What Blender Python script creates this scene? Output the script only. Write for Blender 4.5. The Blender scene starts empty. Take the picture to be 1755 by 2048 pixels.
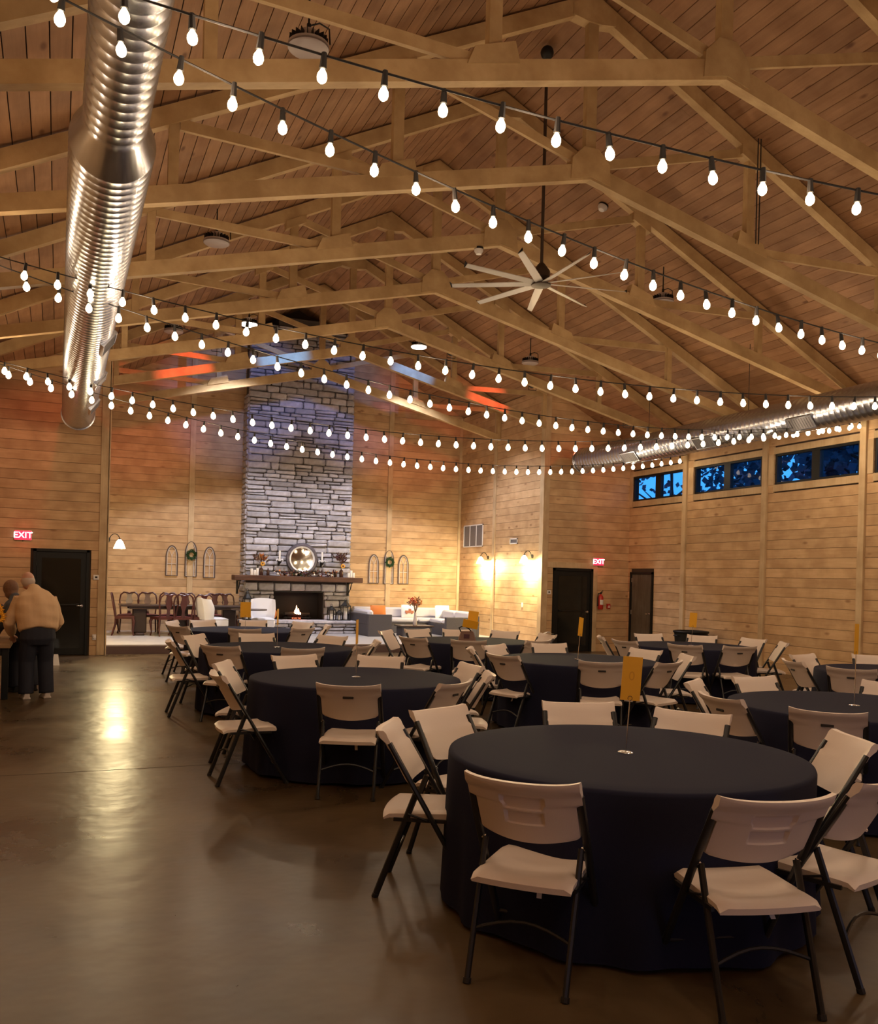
import bpy, bmesh, math, random
from mathutils import Vector, Matrix
C = bpy.context.scene.collection
R = math.radians
rng = random.Random(7)

# ------------------------------------------------------------------ camera
F_PX, CY = 1813.4, 1163.3
yaw, pitch, roll = R(22.781), R(-0.116), R(1.5)
fw = Vector((math.sin(yaw)*math.cos(pitch), math.cos(yaw)*math.cos(pitch), math.sin(pitch)))
r0 = Vector((math.cos(yaw), -math.sin(yaw), 0))
u0 = Vector((-math.sin(yaw)*math.sin(pitch), -math.cos(yaw)*math.sin(pitch), math.cos(pitch)))
rt = r0*math.cos(roll) + u0*math.sin(roll)
up = -r0*math.sin(roll) + u0*math.cos(roll)
cd = bpy.data.cameras.new('camera'); cam = bpy.data.objects.new('camera', cd); C.objects.link(cam)
m = Matrix((rt, up, -fw)).transposed().to_4x4(); m.translation = Vector((0, 0, 1.68)); cam.matrix_world = m
cd.sensor_width = 36; cd.lens = 36*F_PX/2048; cd.shift_y = (CY-1024)/2048; cd.clip_start = .05; cd.clip_end = 300
bpy.context.scene.camera = cam
# ------------------------------------------------------------------ view, world
vs = bpy.context.scene.view_settings
vs.view_transform = 'Standard'; vs.look = 'None'; vs.gamma = 1; vs.use_curve_mapping = False; vs.exposure = 0.17
w = bpy.data.worlds.new('dusk'); bpy.context.scene.world = w; w.use_nodes = True
nt = w.node_tree; bg = nt.nodes['Background']
tc = nt.nodes.new('ShaderNodeTexCoord'); sp = nt.nodes.new('ShaderNodeSeparateXYZ'); cr = nt.nodes.new('ShaderNodeValToRGB')
nt.links.new(tc.outputs['Generated'], sp.inputs[0]); nt.links.new(sp.outputs[2], cr.inputs[0]); nt.links.new(cr.outputs[0], bg.inputs[0])
cr.color_ramp.elements[0].color = (.03, .22, .62, 1); cr.color_ramp.elements[1].color = (.008, .07, .30, 1)
bg.inputs[1].default_value = 2.1

# ------------------------------------------------------------------ lights (assumed dusk daylight and added rear fill)
KW = 1.0
def lamp(name, kind, loc, energy, col, size=.05, aim=None, parent=None, **k):
    l = bpy.data.lights.new(name, kind); l.energy = energy*KW; l.color = col
    if kind in ('POINT', 'SPOT'): l.shadow_soft_size = size
    if kind == 'AREA':
        l.shape = 'RECTANGLE'; l.size = size[0]; l.size_y = size[1]
    for a, b in k.items(): setattr(l, a, b)
    o = bpy.data.objects.new(name, l); C.objects.link(o); o.location = loc
    if aim is not None:
        o.rotation_euler = (Vector(aim)-Vector(loc)).to_track_quat('-Z', 'Y').to_euler()
    if parent: o.parent = parent; o.location = Vector(loc)-parent.location
    return o
WARM = (1, .66, .38); WARM2 = (1, .74, .50); COOL = (.74, .80, 1)
# assumed dusk daylight behind the camera, no opening modelled, and added warm fill lights over the unseen rear half
lamp('assumed_daylight', 'AREA', (4.2, -3.85, 1.4), 26, (.35, .55, 1), (2.4, 2.2), aim=(4.2, 5, 1.2))  # assumed source at a solid wall, tints the foreground blue from behind
for lx in (2.05, 9.67):
    for ly in (-2.2, 2.6):
        lamp('rear_fill_light', 'AREA', (lx, ly, 6.2), 22, (1, .72, .48), (.5, .5), aim=(lx, ly, 0))  # added fill without a fixture, brightens the foreground from behind the camera

# ------------------------------------------------------------------ helpers
def prop(o, label=None, cat=None, group=None, kind=None):
    if label: o['label'] = label
    if cat: o['category'] = cat
    if group: o['group'] = group
    if kind: o['kind'] = kind
    return o
class MB:
    def __init__(s): s.v = []; s.f = []
    def add(s, v, f):
        n = len(s.v); s.v += [tuple(p) for p in v]; s.f += [tuple(i+n for i in q) for q in f]; return s
    def box(s, c, d, M=None):
        x, y, z = d[0]/2, d[1]/2, d[2]/2
        v = [Vector((a*x, b*y, e*z)) for a in (-1, 1) for b in (-1, 1) for e in (-1, 1)]
        if M: v = [M @ p for p in v]
        c = Vector(c); v = [p+c for p in v]
        return s.add(v, [(0,1,3,2),(4,6,7,5),(0,4,5,1),(2,3,7,6),(0,2,6,4),(1,5,7,3)])
    def mm(s, a, b):
        return s.box([(a[i]+b[i])/2 for i in range(3)], [abs(b[i]-a[i]) for i in range(3)])
    def bbox(s, a, b, ch):   # chamfered box between two corners
        a = [min(a[i], b[i]) for i in range(3)], [max(a[i], b[i]) for i in range(3)]
        lo, hi = a; v = []; c = ch
        for X in (0, 1):
            for Y in (0, 1):
                for Z in (0, 1):
                    P = (hi[0] if X else lo[0], hi[1] if Y else lo[1], hi[2] if Z else lo[2])
                    sx, sy, sz = (-1 if X else 1), (-1 if Y else 1), (-1 if Z else 1)
                    v += [(P[0], P[1]+sy*c, P[2]+sz*c), (P[0]+sx*c, P[1], P[2]+sz*c), (P[0]+sx*c, P[1]+sy*c, P[2])]
        bmx = bmesh.new(); vv = [bmx.verts.new(p) for p in v]; bmesh.ops.convex_hull(bmx, input=vv)
        bmx.verts.ensure_lookup_table(); bmx.verts.index_update()
        s.add([p.co for p in bmx.verts], [[q.index for q in f.verts] for f in bmx.faces]); bmx.free(); return s
    def tube(s, pts, r, n=8, cap=True, ry=None):
        pts = [Vector(p) for p in pts]; rs = r if isinstance(r, (list, tuple)) else [r]*len(pts)
        base = len(s.v); prev = None
        for i, p in enumerate(pts):
            t = (pts[min(i+1, len(pts)-1)]-pts[max(i-1, 0)]).normalized()
            if prev is None:
                a = Vector((0, 0, 1)) if abs(t.z) < .9 else Vector((1, 0, 0)); u = t.cross(a).normalized()
            else:
                u = (prev-t*prev.dot(t)).normalized()
            prev = u; vv = t.cross(u)
            for k in range(n):
                an = 2*math.pi*k/n
                s.v.append(tuple(p+u*math.cos(an)*rs[i]+vv*math.sin(an)*(rs[i] if ry is None else rs[i]*ry)))
        for i in range(len(pts)-1):
            for k in range(n):
                a = base+i*n+k; b = base+i*n+(k+1) % n
                s.f.append((a, b, b+n, a+n))
        if cap:
            s.f.append(tuple(base+k for k in range(n))[::-1]); s.f.append(tuple(base+(len(pts)-1)*n+k for k in range(n)))
        return s
    def lathe(s, prof, c=(0, 0, 0), n=24, ax='Z', cap=True):
        base = len(s.v); c = Vector(c)
        for r, z in prof:
            for k in range(n):
                an = 2*math.pi*k/n; p = Vector((r*math.cos(an), r*math.sin(an), z))
                if ax == 'Y': p = Vector((p.x, p.z, p.y))
                if ax == 'X': p = Vector((p.z, p.x, p.y))
                s.v.append(tuple(c+p))
        for i in range(len(prof)-1):
            for k in range(n):
                a = base+i*n+k; b = base+i*n+(k+1) % n
                s.f.append((a, b, b+n, a+n))
        if cap:
            s.f.append(tuple(base+k for k in range(n))[::-1]); s.f.append(tuple(base+(len(prof)-1)*n+k for k in range(n)))
        return s
    def grid(s, fn, nu, nv):
        base = len(s.v)
        for i in range(nu+1):
            for j in range(nv+1): s.v.append(tuple(fn(i/nu, j/nv)))
        for i in range(nu):
            for j in range(nv):
                a = base+i*(nv+1)+j; s.f.append((a, a+nv+1, a+nv+2, a+1))
        return s
    def ball(s, c, r, n=10, m=6, sc=(1, 1, 1)):
        prof = [(math.sin(math.pi*i/m)*1.0, -math.cos(math.pi*i/m)) for i in range(m+1)]
        base = len(s.v)
        for q, z in prof:
            for k in range(n):
                an = 2*math.pi*k/n
                s.v.append((c[0]+r*sc[0]*q*math.cos(an), c[1]+r*sc[1]*q*math.sin(an), c[2]+r*sc[2]*z))
        for i in range(m):
            for k in range(n):
                a = base+i*n+k; b = base+i*n+(k+1) % n
                s.f.append((a, b, b+n, a+n))
        return s
    def build(s, name, mat=None, parent=None, smooth=False, at=(0, 0, 0), rot=None, bev=0):
        me = bpy.data.meshes.new(name); me.from_pydata(s.v, [], s.f)
        b = bmesh.new(); b.from_mesh(me)
        bmesh.ops.remove_doubles(b, verts=b.verts, dist=1e-5); bmesh.ops.recalc_face_normals(b, faces=b.faces)
        if bev: bmesh.ops.bevel(b, geom=list(b.edges), offset=bev, segments=1, affect='EDGES')
        b.to_mesh(me); b.free()
        if smooth:
            me.shade_smooth()
            if smooth != 'all': me.set_sharp_from_angle(angle=R(40))
        if mat: me.materials.append(mat)
        o = bpy.data.objects.new(name, me); C.objects.link(o); o.location = at
        if rot: o.rotation_euler = rot
        if parent: o.parent = parent
        return o
def empty(name, loc, rz=0, label=None, cat=None, group=None, kind=None):
    o = bpy.data.objects.new(name, None); o.empty_display_size = .1; C.objects.link(o); o.location = loc; o.rotation_euler = (0, 0, rz)
    return prop(o, label, cat, group, kind)
def copy_tree(o, parent=None):
    c = o.copy(); C.objects.link(c)
    if parent: c.parent = parent; c.matrix_parent_inverse = o.matrix_parent_inverse
    for ch in list(o.children): copy_tree(ch, c)
    return c
def text_mesh(txt, size, mat, name='lettering', depth=.002):
    cu = bpy.data.curves.new('t', 'FONT'); cu.body = txt; cu.size = size; cu.align_x = 'CENTER'; cu.align_y = 'CENTER'; cu.extrude = depth; cu.resolution_u = 3
    t = bpy.data.objects.new('t', cu); C.objects.link(t); bpy.context.view_layer.update()
    me = bpy.data.meshes.new_from_object(t.evaluated_get(bpy.context.evaluated_depsgraph_get()))
    bpy.data.objects.remove(t); me.name = name; me.materials.clear(); me.materials.append(mat)
    o = bpy.data.objects.new(name, me); C.objects.link(o); return o

# ------------------------------------------------------------------ materials
def mat(name, col, rough=.5, metal=0, emit=None, es=0, noise=None, bump=0, spec=None, sheen=0, trans=0, scale=8):
    m = bpy.data.materials.new(name); m.use_nodes = True; t = m.node_tree; b = t.nodes['Principled BSDF']
    b.inputs['Base Color'].default_value = (*col, 1); b.inputs['Roughness'].default_value = rough; b.inputs['Metallic'].default_value = metal
    if emit: b.inputs['Emission Color'].default_value = (*emit, 1); b.inputs['Emission Strength'].default_value = es
    if spec is not None: b.inputs['Specular IOR Level'].default_value = spec
    if sheen: b.inputs['Sheen Weight'].default_value = sheen
    if trans: b.inputs['Transmission Weight'].default_value = trans
    if noise or bump:
        tc = t.nodes.new('ShaderNodeTexCoord'); n = t.nodes.new('ShaderNodeTexNoise'); n.inputs['Scale'].default_value = scale; n.inputs['Detail'].default_value = 4
        t.links.new(tc.outputs['Object'], n.inputs['Vector'])
        if noise:
            r = t.nodes.new('ShaderNodeValToRGB'); r.color_ramp.elements[0].position = .3; r.color_ramp.elements[1].position = .7
            r.color_ramp.elements[0].color = (*noise, 1); r.color_ramp.elements[1].color = (*col, 1)
            t.links.new(n.outputs[0], r.inputs[0]); t.links.new(r.outputs[0], b.inputs['Base Color'])
        if bump:
            bp = t.nodes.new('ShaderNodeBump'); bp.inputs['Strength'].default_value = bump; bp.inputs['Distance'].default_value = .01
            t.links.new(n.outputs[0], bp.inputs['Height']); t.links.new(bp.outputs[0], b.inputs['Normal'])
    return m
def wood(name, c1, c2, dark, stretch=(1, 12, 12), rough=.6, var=.25, bump=.15, sat=1, knots=True):
    """planed boards: long streaks along the grain, smudged whitewash, a few knots, each board its own shade"""
    m = bpy.data.materials.new(name); m.use_nodes = True; t = m.node_tree; b = t.nodes['Principled BSDF']; L = t.links.new; N = t.nodes.new
    tc = N('ShaderNodeTexCoord'); oi = N('ShaderNodeObjectInfo'); add = N('ShaderNodeVectorMath'); add.operation = 'MULTIPLY_ADD'
    add.inputs[1].default_value = (1, 1, 1)
    sc = N('ShaderNodeVectorMath'); sc.operation = 'SCALE'; sc.inputs[0].default_value = (37, 21, 13); L(oi.outputs['Random'], sc.inputs['Scale'])
    L(tc.outputs['Object'], add.inputs[0]); L(sc.outputs[0], add.inputs[2])
    mp = N('ShaderNodeMapping'); mp.inputs['Scale'].default_value = stretch; L(add.outputs[0], mp.inputs[0])
    n1 = N('ShaderNodeTexNoise'); n1.inputs['Scale'].default_value = 1.6; n1.inputs['Detail'].default_value = 6; n1.inputs['Roughness'].default_value = .65; L(mp.outputs[0], n1.inputs['Vector'])
    n2 = N('ShaderNodeTexNoise'); n2.inputs['Scale'].default_value = 2.2; n2.inputs['Detail'].default_value = 3; L(add.outputs[0], n2.inputs['Vector'])
    r1 = N('ShaderNodeValToRGB'); e = r1.color_ramp.elements; e[0].position = .32; e[0].color = (*c2, 1); e[1].position = .68; e[1].color = (*c1, 1); L(n1.outputs[0], r1.inputs[0])
    r2 = N('ShaderNodeValToRGB'); e = r2.color_ramp.elements; e[0].position = .38; e[0].color = (.78, .74, .70, 1); e[1].position = .62; e[1].color = (1, 1, 1, 1); L(n2.outputs[0], r2.inputs[0])
    mx = N('ShaderNodeMix'); mx.data_type = 'RGBA'; mx.blend_type = 'MULTIPLY'; mx.inputs[0].default_value = 1; L(r1.outputs[0], mx.inputs[6]); L(r2.outputs[0], mx.inputs[7])
    src = mx.outputs[2]
    if knots:
        mk = N('ShaderNodeMapping'); mk.inputs['Scale'].default_value = [1.5 if s < 5 else 3.4 for s in stretch]; L(add.outputs[0], mk.inputs[0])
        vo = N('ShaderNodeTexVoronoi'); vo.inputs['Scale'].default_value = 1.0; L(mk.outputs[0], vo.inputs['Vector'])
        rk = N('ShaderNodeValToRGB'); e = rk.color_ramp.elements; e[0].position = .05; e[0].color = (1, 1, 1, 1); e[1].position = .13; e[1].color = (0, 0, 0, 1); L(vo.outputs['Distance'], rk.inputs[0])
        m2 = N('ShaderNodeMix'); m2.data_type = 'RGBA'; L(rk.outputs[0], m2.inputs[0]); L(src, m2.inputs[6]); m2.inputs[7].default_value = (*dark, 1); src = m2.outputs[2]
    hv = N('ShaderNodeHueSaturation'); L(src, hv.inputs['Color']); hv.inputs['Saturation'].default_value = sat
    mr = N('ShaderNodeMapRange'); mr.inputs[3].default_value = 1-var; mr.inputs[4].default_value = 1+var*.45; L(oi.outputs['Random'], mr.inputs[0]); L(mr.outputs[0], hv.inputs['Value'])
    L(hv.outputs[0], b.inputs['Base Color']); b.inputs['Roughness'].default_value = rough; b.inputs['Specular IOR Level'].default_value = .3
    bp = N('ShaderNodeBump'); bp.inputs['Strength'].default_value = bump; bp.inputs['Distance'].default_value = .004; L(n1.outputs[0], bp.inputs['Height']); L(bp.outputs[0], b.inputs['Normal'])
    return m
M = {}
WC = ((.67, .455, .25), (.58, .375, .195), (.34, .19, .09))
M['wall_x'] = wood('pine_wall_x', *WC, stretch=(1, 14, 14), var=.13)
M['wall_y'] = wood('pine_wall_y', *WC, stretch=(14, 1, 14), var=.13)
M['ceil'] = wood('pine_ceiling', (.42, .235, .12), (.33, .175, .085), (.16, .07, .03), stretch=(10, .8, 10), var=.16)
M['truss'] = wood('truss_timber', (.60, .43, .22), (.50, .34, .16), (.2, .1, .04), stretch=(3, 8, 3), var=.12, knots=False)
M['trim'] = wood('trim_board', (.66, .50, .30), (.58, .42, .24), (.3, .18, .09), stretch=(12, 12, 1.2), var=.08, knots=False)
M['gap'] = mat('dark_joint', (.05, .03, .018), .9)  # dark colour of board backing, roof deck and floor joints
M['white_plastic'] = mat('chair_plastic', (.69, .58, .50), .42, bump=.06, scale=160)
M['tube'] = mat('black_steel_tube', (.018, .018, .02), .32, metal=.3)
M['slot'] = mat('dark_slot', (.02, .015, .012), .6)
M['cloth'] = mat('navy_cloth', (.013, .0135, .030), .8, bump=.12, scale=300, spec=.10)
M['chrome'] = mat('chrome', (.8, .8, .82), .18, metal=1)
M['card'] = mat('marigold_card', (.80, .40, .012), .6)
M['card_ink'] = mat('card_ink', (.66, .31, .008), .6)
M['black'] = mat('black_paint', (.007, .0075, .007), .5, spec=.3)
M['blackglass'] = mat('door_glass', (.006, .008, .008), .08)
M['iron'] = mat('black_iron', (.02, .018, .016), .5, metal=.4)
M['white'] = mat('white_plastic_trim', (.75, .73, .70), .4)
M['red'] = mat('red_enamel', (.45, .02, .015), .3)
M['bulb'] = mat('bulb_glow', (1, .9, .7), .3, emit=(1, .80, .50), es=9)
M['bulb'].cycles.emission_sampling = 'NONE'
M['socket'] = mat('socket_rubber', (.015, .012, .01), .6)
M['disc'] = mat('highbay_lit_lens', (1, 1, 1), .4, emit=(1, .97, .9), es=8)
M['lens_off'] = mat('highbay_unlit_lens', (.42, .36, .34), .35)
M['shade_lit'] = mat('sconce_glass_lit', (1, .9, .7), .4, emit=(1, .86, .52), es=9)
M['walnut'] = wood('mantel_timber', (.16, .075, .04), (.08, .035, .02), (.03, .015, .01), stretch=(1, 10, 10), knots=False)
M['mahog'] = mat('mahogany', (.075, .015, .010), .35, noise=(.045, .010, .007), scale=5)
M['darktable'] = mat('dark_table_wood', (.035, .018, .012), .3)
M['maroon'] = mat('maroon_seat', (.16, .035, .035), .6)
M['ivory'] = mat('ivory_leather', (.72, .71, .72), .35)
M['greycush'] = mat('pale_grey_cushion', (.55, .53, .56), .85, bump=.2, scale=120)
M['wicker'] = mat('charcoal_wicker', (.055, .05, .058), .7, bump=.5, scale=60)
M['green'] = mat('wreath_green', (.02, .075, .015), .7, noise=(.01, .035, .008), scale=30)
M['frame_dark'] = mat('arch_frame', (.10, .065, .05), .6)
M['frame_white'] = mat('arch_lattice_white', (.66, .60, .54), .6)
M['stucco'] = mat('whitewashed_stone_edge', (.5, .46, .44), .8)
M['lime'] = mat('alcove_floor_tile', (.55, .52, .50), .28, noise=(.44, .41, .39), scale=3)
M['riser'] = mat('step_riser', (.12, .075, .07), .6)
M['orange'] = mat('orange_leaves', (.55, .16, .02), .7)
M['brownleaf'] = mat('dried_brown_leaves', (.13, .06, .035), .8)
M['plum'] = mat('plum_leaves', (.07, .02, .03), .7)
M['pampas'] = mat('pampas_grass', (.55, .42, .28), .9)
M['petal'] = mat('sunflower_petal', (.85, .42, .02), .6)
M['bottle'] = mat('amber_bottle', (.045, .018, .012), .12)
M['candle'] = mat('white_wax', (.85, .82, .76), .5)
M['skin'] = mat('skin', (.50, .26, .18), .5)
M['jacket'] = mat('tan_jacket', (.55, .36, .20), .75, bump=.3, scale=14)
M['navy'] = mat('dark_navy_fabric', (.010, .011, .022), .8, bump=.2, scale=12)
M['slate'] = mat('slate_shirt', (.045, .05, .065), .8, bump=.2, scale=12)
M['greyhair'] = mat('grey_hair', (.45, .36, .30), .7)
M['brownhair'] = mat('brown_hair', (.15, .07, .035), .7, bump=.6, scale=40)
M['shoe'] = mat('white_leather_shoe', (.58, .50, .44), .5)
M['butcher'] = wood('butcher_block', (.32, .20, .10), (.22, .13, .06), (.1, .05, .02), stretch=(1, 8, 8), knots=False)
M['bagbrown'] = mat('brown_leather', (.14, .06, .035), .45, bump=.3, scale=40)
M['weathered'] = wood('weathered_door', (.16, .13, .10), (.10, .08, .06), (.04, .03, .02), stretch=(12, 12, 1), knots=False)
M['fanblade'] = mat('fan_blade_silver', (.55, .52, .47), .4, metal=.3)
M['bronze'] = mat('oiled_bronze', (.07, .05, .038), .45, metal=.5)
M['pane'] = mat('window_glass', (1, 1, 1), .02, trans=1); M['pane'].node_tree.nodes['Principled BSDF'].inputs['IOR'].default_value = 1.15
M['grille'] = mat('return_grille_grey', (.20, .19, .20), .5)
M['tag'] = mat('paper_tag', (.7, .66, .6), .7)
M['soot'] = mat('firebox_soot', (.012, .010, .010), .8)
M['flame'] = mat('flame', (1, .5, .2), .5, emit=(1, .42, .22), es=14)
M['ember'] = mat('ember', (.8, .1, .02), .5, emit=(1, .10, .04), es=5)
M['mirrorm'] = mat('mirror_glass', (.9, .88, .84), .03, metal=1)
M['mirrorf'] = mat('mirror_frame_pewter', (.16, .14, .16), .4, metal=.5, noise=(.08, .07, .08), scale=12)
M['foliage'] = mat('tree_foliage', (.04, .09, .13), .9)
M['bark'] = mat('tree_bark', (.03, .022, .018), .9)
M['soil'] = mat('outside_ground', (.02, .03, .02), .95)
M['exitred'] = mat('exit_red_face', (.7, .02, .04), .4, emit=(1, .02, .06), es=1.6)
M['exitlet'] = mat('exit_letters_lit', (1, 1, 1), .4, emit=(1, .75, .72), es=6)
M['jar'] = mat('clear_crystal', (.9, .9, .95), .08, metal=.2)
M['poinf'] = mat('pillow_print_rust', (.35, .12, .06), .8)

def galv(name):
    m = bpy.data.materials.new(name); m.use_nodes = True; t = m.node_tree; b = t.nodes['Principled BSDF']; L = t.links.new; N = t.nodes.new
    tc = N('ShaderNodeTexCoord'); n = N('ShaderNodeTexNoise'); n.inputs['Scale'].default_value = 3; L(tc.outputs['Object'], n.inputs['Vector'])
    r = N('ShaderNodeValToRGB'); r.color_ramp.elements[0].color = (.40, .42, .47, 1); r.color_ramp.elements[1].color = (.60, .62, .68, 1); L(n.outputs[0], r.inputs[0]); L(r.outputs[0], b.inputs['Base Color'])
    b.inputs['Metallic'].default_value = .95; b.inputs['Roughness'].default_value = .26; b.inputs['Anisotropic'].default_value = .4
    return m
M['galv'] = galv('galvanised_steel')
def floor_mat():
    m = bpy.data.materials.new('polished_concrete'); m.use_nodes = True; t = m.node_tree; b = t.nodes['Principled BSDF']; L = t.links.new; N = t.nodes.new
    tc = N('ShaderNodeTexCoord'); n = N('ShaderNodeTexNoise'); n.inputs['Scale'].default_value = .9; n.inputs['Detail'].default_value = 8; n.inputs['Roughness'].default_value = .6; n.inputs['Distortion'].default_value = .6
    L(tc.outputs['Object'], n.inputs['Vector'])
    r = N('ShaderNodeValToRGB'); e = r.color_ramp.elements; e[0].position = .33; e[0].color = (.050, .030, .013, 1); e[1].position = .66; e[1].color = (.115, .075, .036, 1); L(n.outputs[0], r.inputs[0])
    v = N('ShaderNodeTexNoise'); v.inputs['Scale'].default_value = 7; v.inputs['Detail'].default_value = 8; L(tc.outputs['Object'], v.inputs['Vector'])
    r2 = N('ShaderNodeValToRGB'); e = r2.color_ramp.elements; e[0].position = .76; e[0].color = (0, 0, 0, 1); e[1].position = .9; e[1].color = (1, 1, 1, 1); L(v.outputs[0], r2.inputs[0])
    mx = N('ShaderNodeMix'); mx.data_type = 'RGBA'; L(r2.outputs[0], mx.inputs[0]); L(r.outputs[0], mx.inputs[6]); mx.inputs[7].default_value = (.24, .18, .12, 1)
    L(mx.outputs[2], b.inputs['Base Color'])
    r3 = N('ShaderNodeMapRange'); r3.inputs[1].default_value = .3; r3.inputs[2].default_value = .7; r3.inputs[3].default_value = .25; r3.inputs[4].default_value = .38; L(n.outputs[0], r3.inputs[0]); L(r3.outputs[0], b.inputs['Roughness'])
    n3 = N('ShaderNodeTexNoise'); n3.inputs['Scale'].default_value = 5; n3.inputs['Detail'].default_value = 2; L(tc.outputs['Object'], n3.inputs['Vector'])
    bp = N('ShaderNodeBump'); bp.inputs['Strength'].default_value = .22; bp.inputs['Distance'].default_value = .02; L(n3.outputs[0], bp.inputs['Height']); L(bp.outputs[0], b.inputs['Normal'])
    b.inputs['Specular IOR Level'].default_value = .38
    return m
M['floor'] = floor_mat()
def stone_mat(name, c1, c2):
    m = mat(name, c1, .85, noise=c2, bump=.8, scale=9); t = m.node_tree; b = t.nodes['Principled BSDF']
    oi = t.nodes.new('ShaderNodeObjectInfo'); mr = t.nodes.new('ShaderNodeMapRange'); mr.inputs[3].default_value = .62; mr.inputs[4].default_value = 1.12
    hv = t.nodes.new('ShaderNodeHueSaturation'); src = b.inputs['Base Color'].links[0].from_socket
    t.links.new(oi.outputs['Random'], mr.inputs[0]); t.links.new(mr.outputs[0], hv.inputs['Value']); t.links.new(src, hv.inputs['Color']); t.links.new(hv.outputs[0], b.inputs['Base Color'])
    return m
M['stone'] = stone_mat('limestone', (.53, .51, .55), (.36, .34, .36))
M['mortar'] = mat('mortar', (.10, .085, .075), .95, bump=.5, scale=20)

# ------------------------------------------------------------------ dimensions
YF, YB = 19.31, 24.25            # plane where the hall ends, back wall of the alcove
XL, XR = .895, 10.82             # alcove side walls
WL, WR = -1.58, 13.30            # hall side walls
XC = 5.859; ZR = 8.90; SL = .5   # ridge
Y0 = -4.0
def roof(x): return ZR-SL*abs(x-XC)
BH = .19                         # board height

# ------------------------------------------------------------------ floor, step
fl = MB().mm((WL-.2, Y0-.2, -.2), (WR+.2, YF+.16, 0)).build('floor', M['floor']); prop(fl, kind='structure')
for y in (8.12, -0.5, 16.2):
    MB().mm((WL, y-.004, .0003), (WR, y+.004, .001)).build('control_joint', M['gap'], fl)
pf = MB().mm((XL-.1, YF+.16, -.1), (XR+.1, YB+.2, .19)).build('floor_alcove', M['lime']); prop(pf, kind='structure')
MB().mm((XL, YF+.14, .0), (XR, YF+.165, .165)).build('riser', M['riser'], pf)

# ------------------------------------------------------------------ boarded walls
def boards(root, axis, at, n, u0, u1, z0, z1, mat_, holes=(), joints=(), prefix='plank', top=None, depth=.022):
    """horizontal boards on the plane axis=at facing n (+1/-1); u runs along the wall"""
    z = z0; row = 0
    while z < z1-.02:
        zt_ = min(z+BH-.0065, z1); zm = (z+zt_)/2
        a, b = u0, u1
        if top:   # clip under the gable
            lo = XC-(ZR-z)/SL; hi = XC+(ZR-z)/SL; a, b = max(a, lo), min(b, hi)
        if b-a > .05:
            segs = [(a, b)]
            for h in holes:
                if h[2] < zm < h[3]:
                    ns = []
                    for s in segs:
                        if h[1] <= s[0] or h[0] >= s[1]: ns.append(s)
                        else:
                            if h[0] > s[0]: ns.append((s[0], h[0]))
                            if h[1] < s[1]: ns.append((h[1], s[1]))
                    segs = ns
            for j in joints:
                ns = []
                for s in segs:
                    if s[0]+.05 < j < s[1]-.05: ns += [(s[0], j-.002), (j+.002, s[1])]
                    else: ns.append(s)
                segs = ns
            for s in segs:
                if s[1]-s[0] < .02: continue
                pr_ = .003*rng.random()
                lo_, hi_ = (at-n*.004, at+n*(depth+pr_))
                if axis == 'Y': b_ = MB().mm((s[0], lo_, z), (s[1], hi_, zt_))
                else: b_ = MB().mm((lo_, s[0], z), (hi_, s[1], zt_))
                b_.build(prefix, mat_, root)
        z += BH; row += 1
def trim(name_n, a, b, mat_=None, parent=None):
    o = MB().bbox(a, b, .004).build('trim_%d' % name_n, mat_ or M['trim'], parent); prop(o, kind='structure'); return o
TN = [0]
def tr(a, b, mat_=None):
    TN[0] += 1; return trim(TN[0], a, b, mat_)
def wallslab(name, a, b, mat_=None):
    o = MB().mm(a, b).build(name, mat_ or M['gap']); prop(o, kind='structure'); return o
def gable(name, y0, y1, x0, x1):   # solid wall up to the roof line
    pts = [(x0, 0)] + [(x1, 0), (x1, roof(x1)+.1)] + ([(XC, ZR+.1)] if x0 < XC < x1 else []) + [(x0, roof(x0)+.1)]
    k = len(pts); v = [(x, y0, z) for x, z in pts]+[(x, y1, z) for x, z in pts]
    f = [tuple(range(k)), tuple(range(2*k-1, k-1, -1))]+[(i, i+k, (i+1) % k+k, (i+1) % k) for i in range(k)]
    o = MB().add(v, f).build(name, M['gap']); prop(o, kind='structure'); return o
# back wall of the alcove
wb = gable('wall_back', YB, YB+.2, XL-.2, XR+.2)
boards(wb, 'Y', YB, -1, XL, XR, .19, 8.9, M['wall_x'], holes=[(4.6, 7.2, 0, 9)], joints=[3.15, 8.6], top=True)
for x in (3.15, 8.6): tr((x-.07, YB-.055, .19), (x+.07, YB-.02, roof(x)))
for x in (XL+.05, XR-.05): tr((x-.05, YB-.06, .19), (x+.05, YB-.02, 6.4))
# alcove side walls
wr_ = wallslab('wall_alcove_right', (XR, YF+.1, 0), (XR+.15, YB, 6.5))
boards(wr_, 'X', XR, -1, YF+.0, YB, .19, 6.4, M['wall_y'], joints=[21.95])
tr((XR-.055, 21.88, .19), (XR-.02, 22.02, 6.4))
wl_ = wallslab('wall_alcove_left', (XL-.15, YF+.1, 0), (XL, YB, 6.5))
boards(wl_, 'X', XL, 1, YF+.0, YB, .19, 6.4, M['wall_y'], joints=[21.95])
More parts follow.
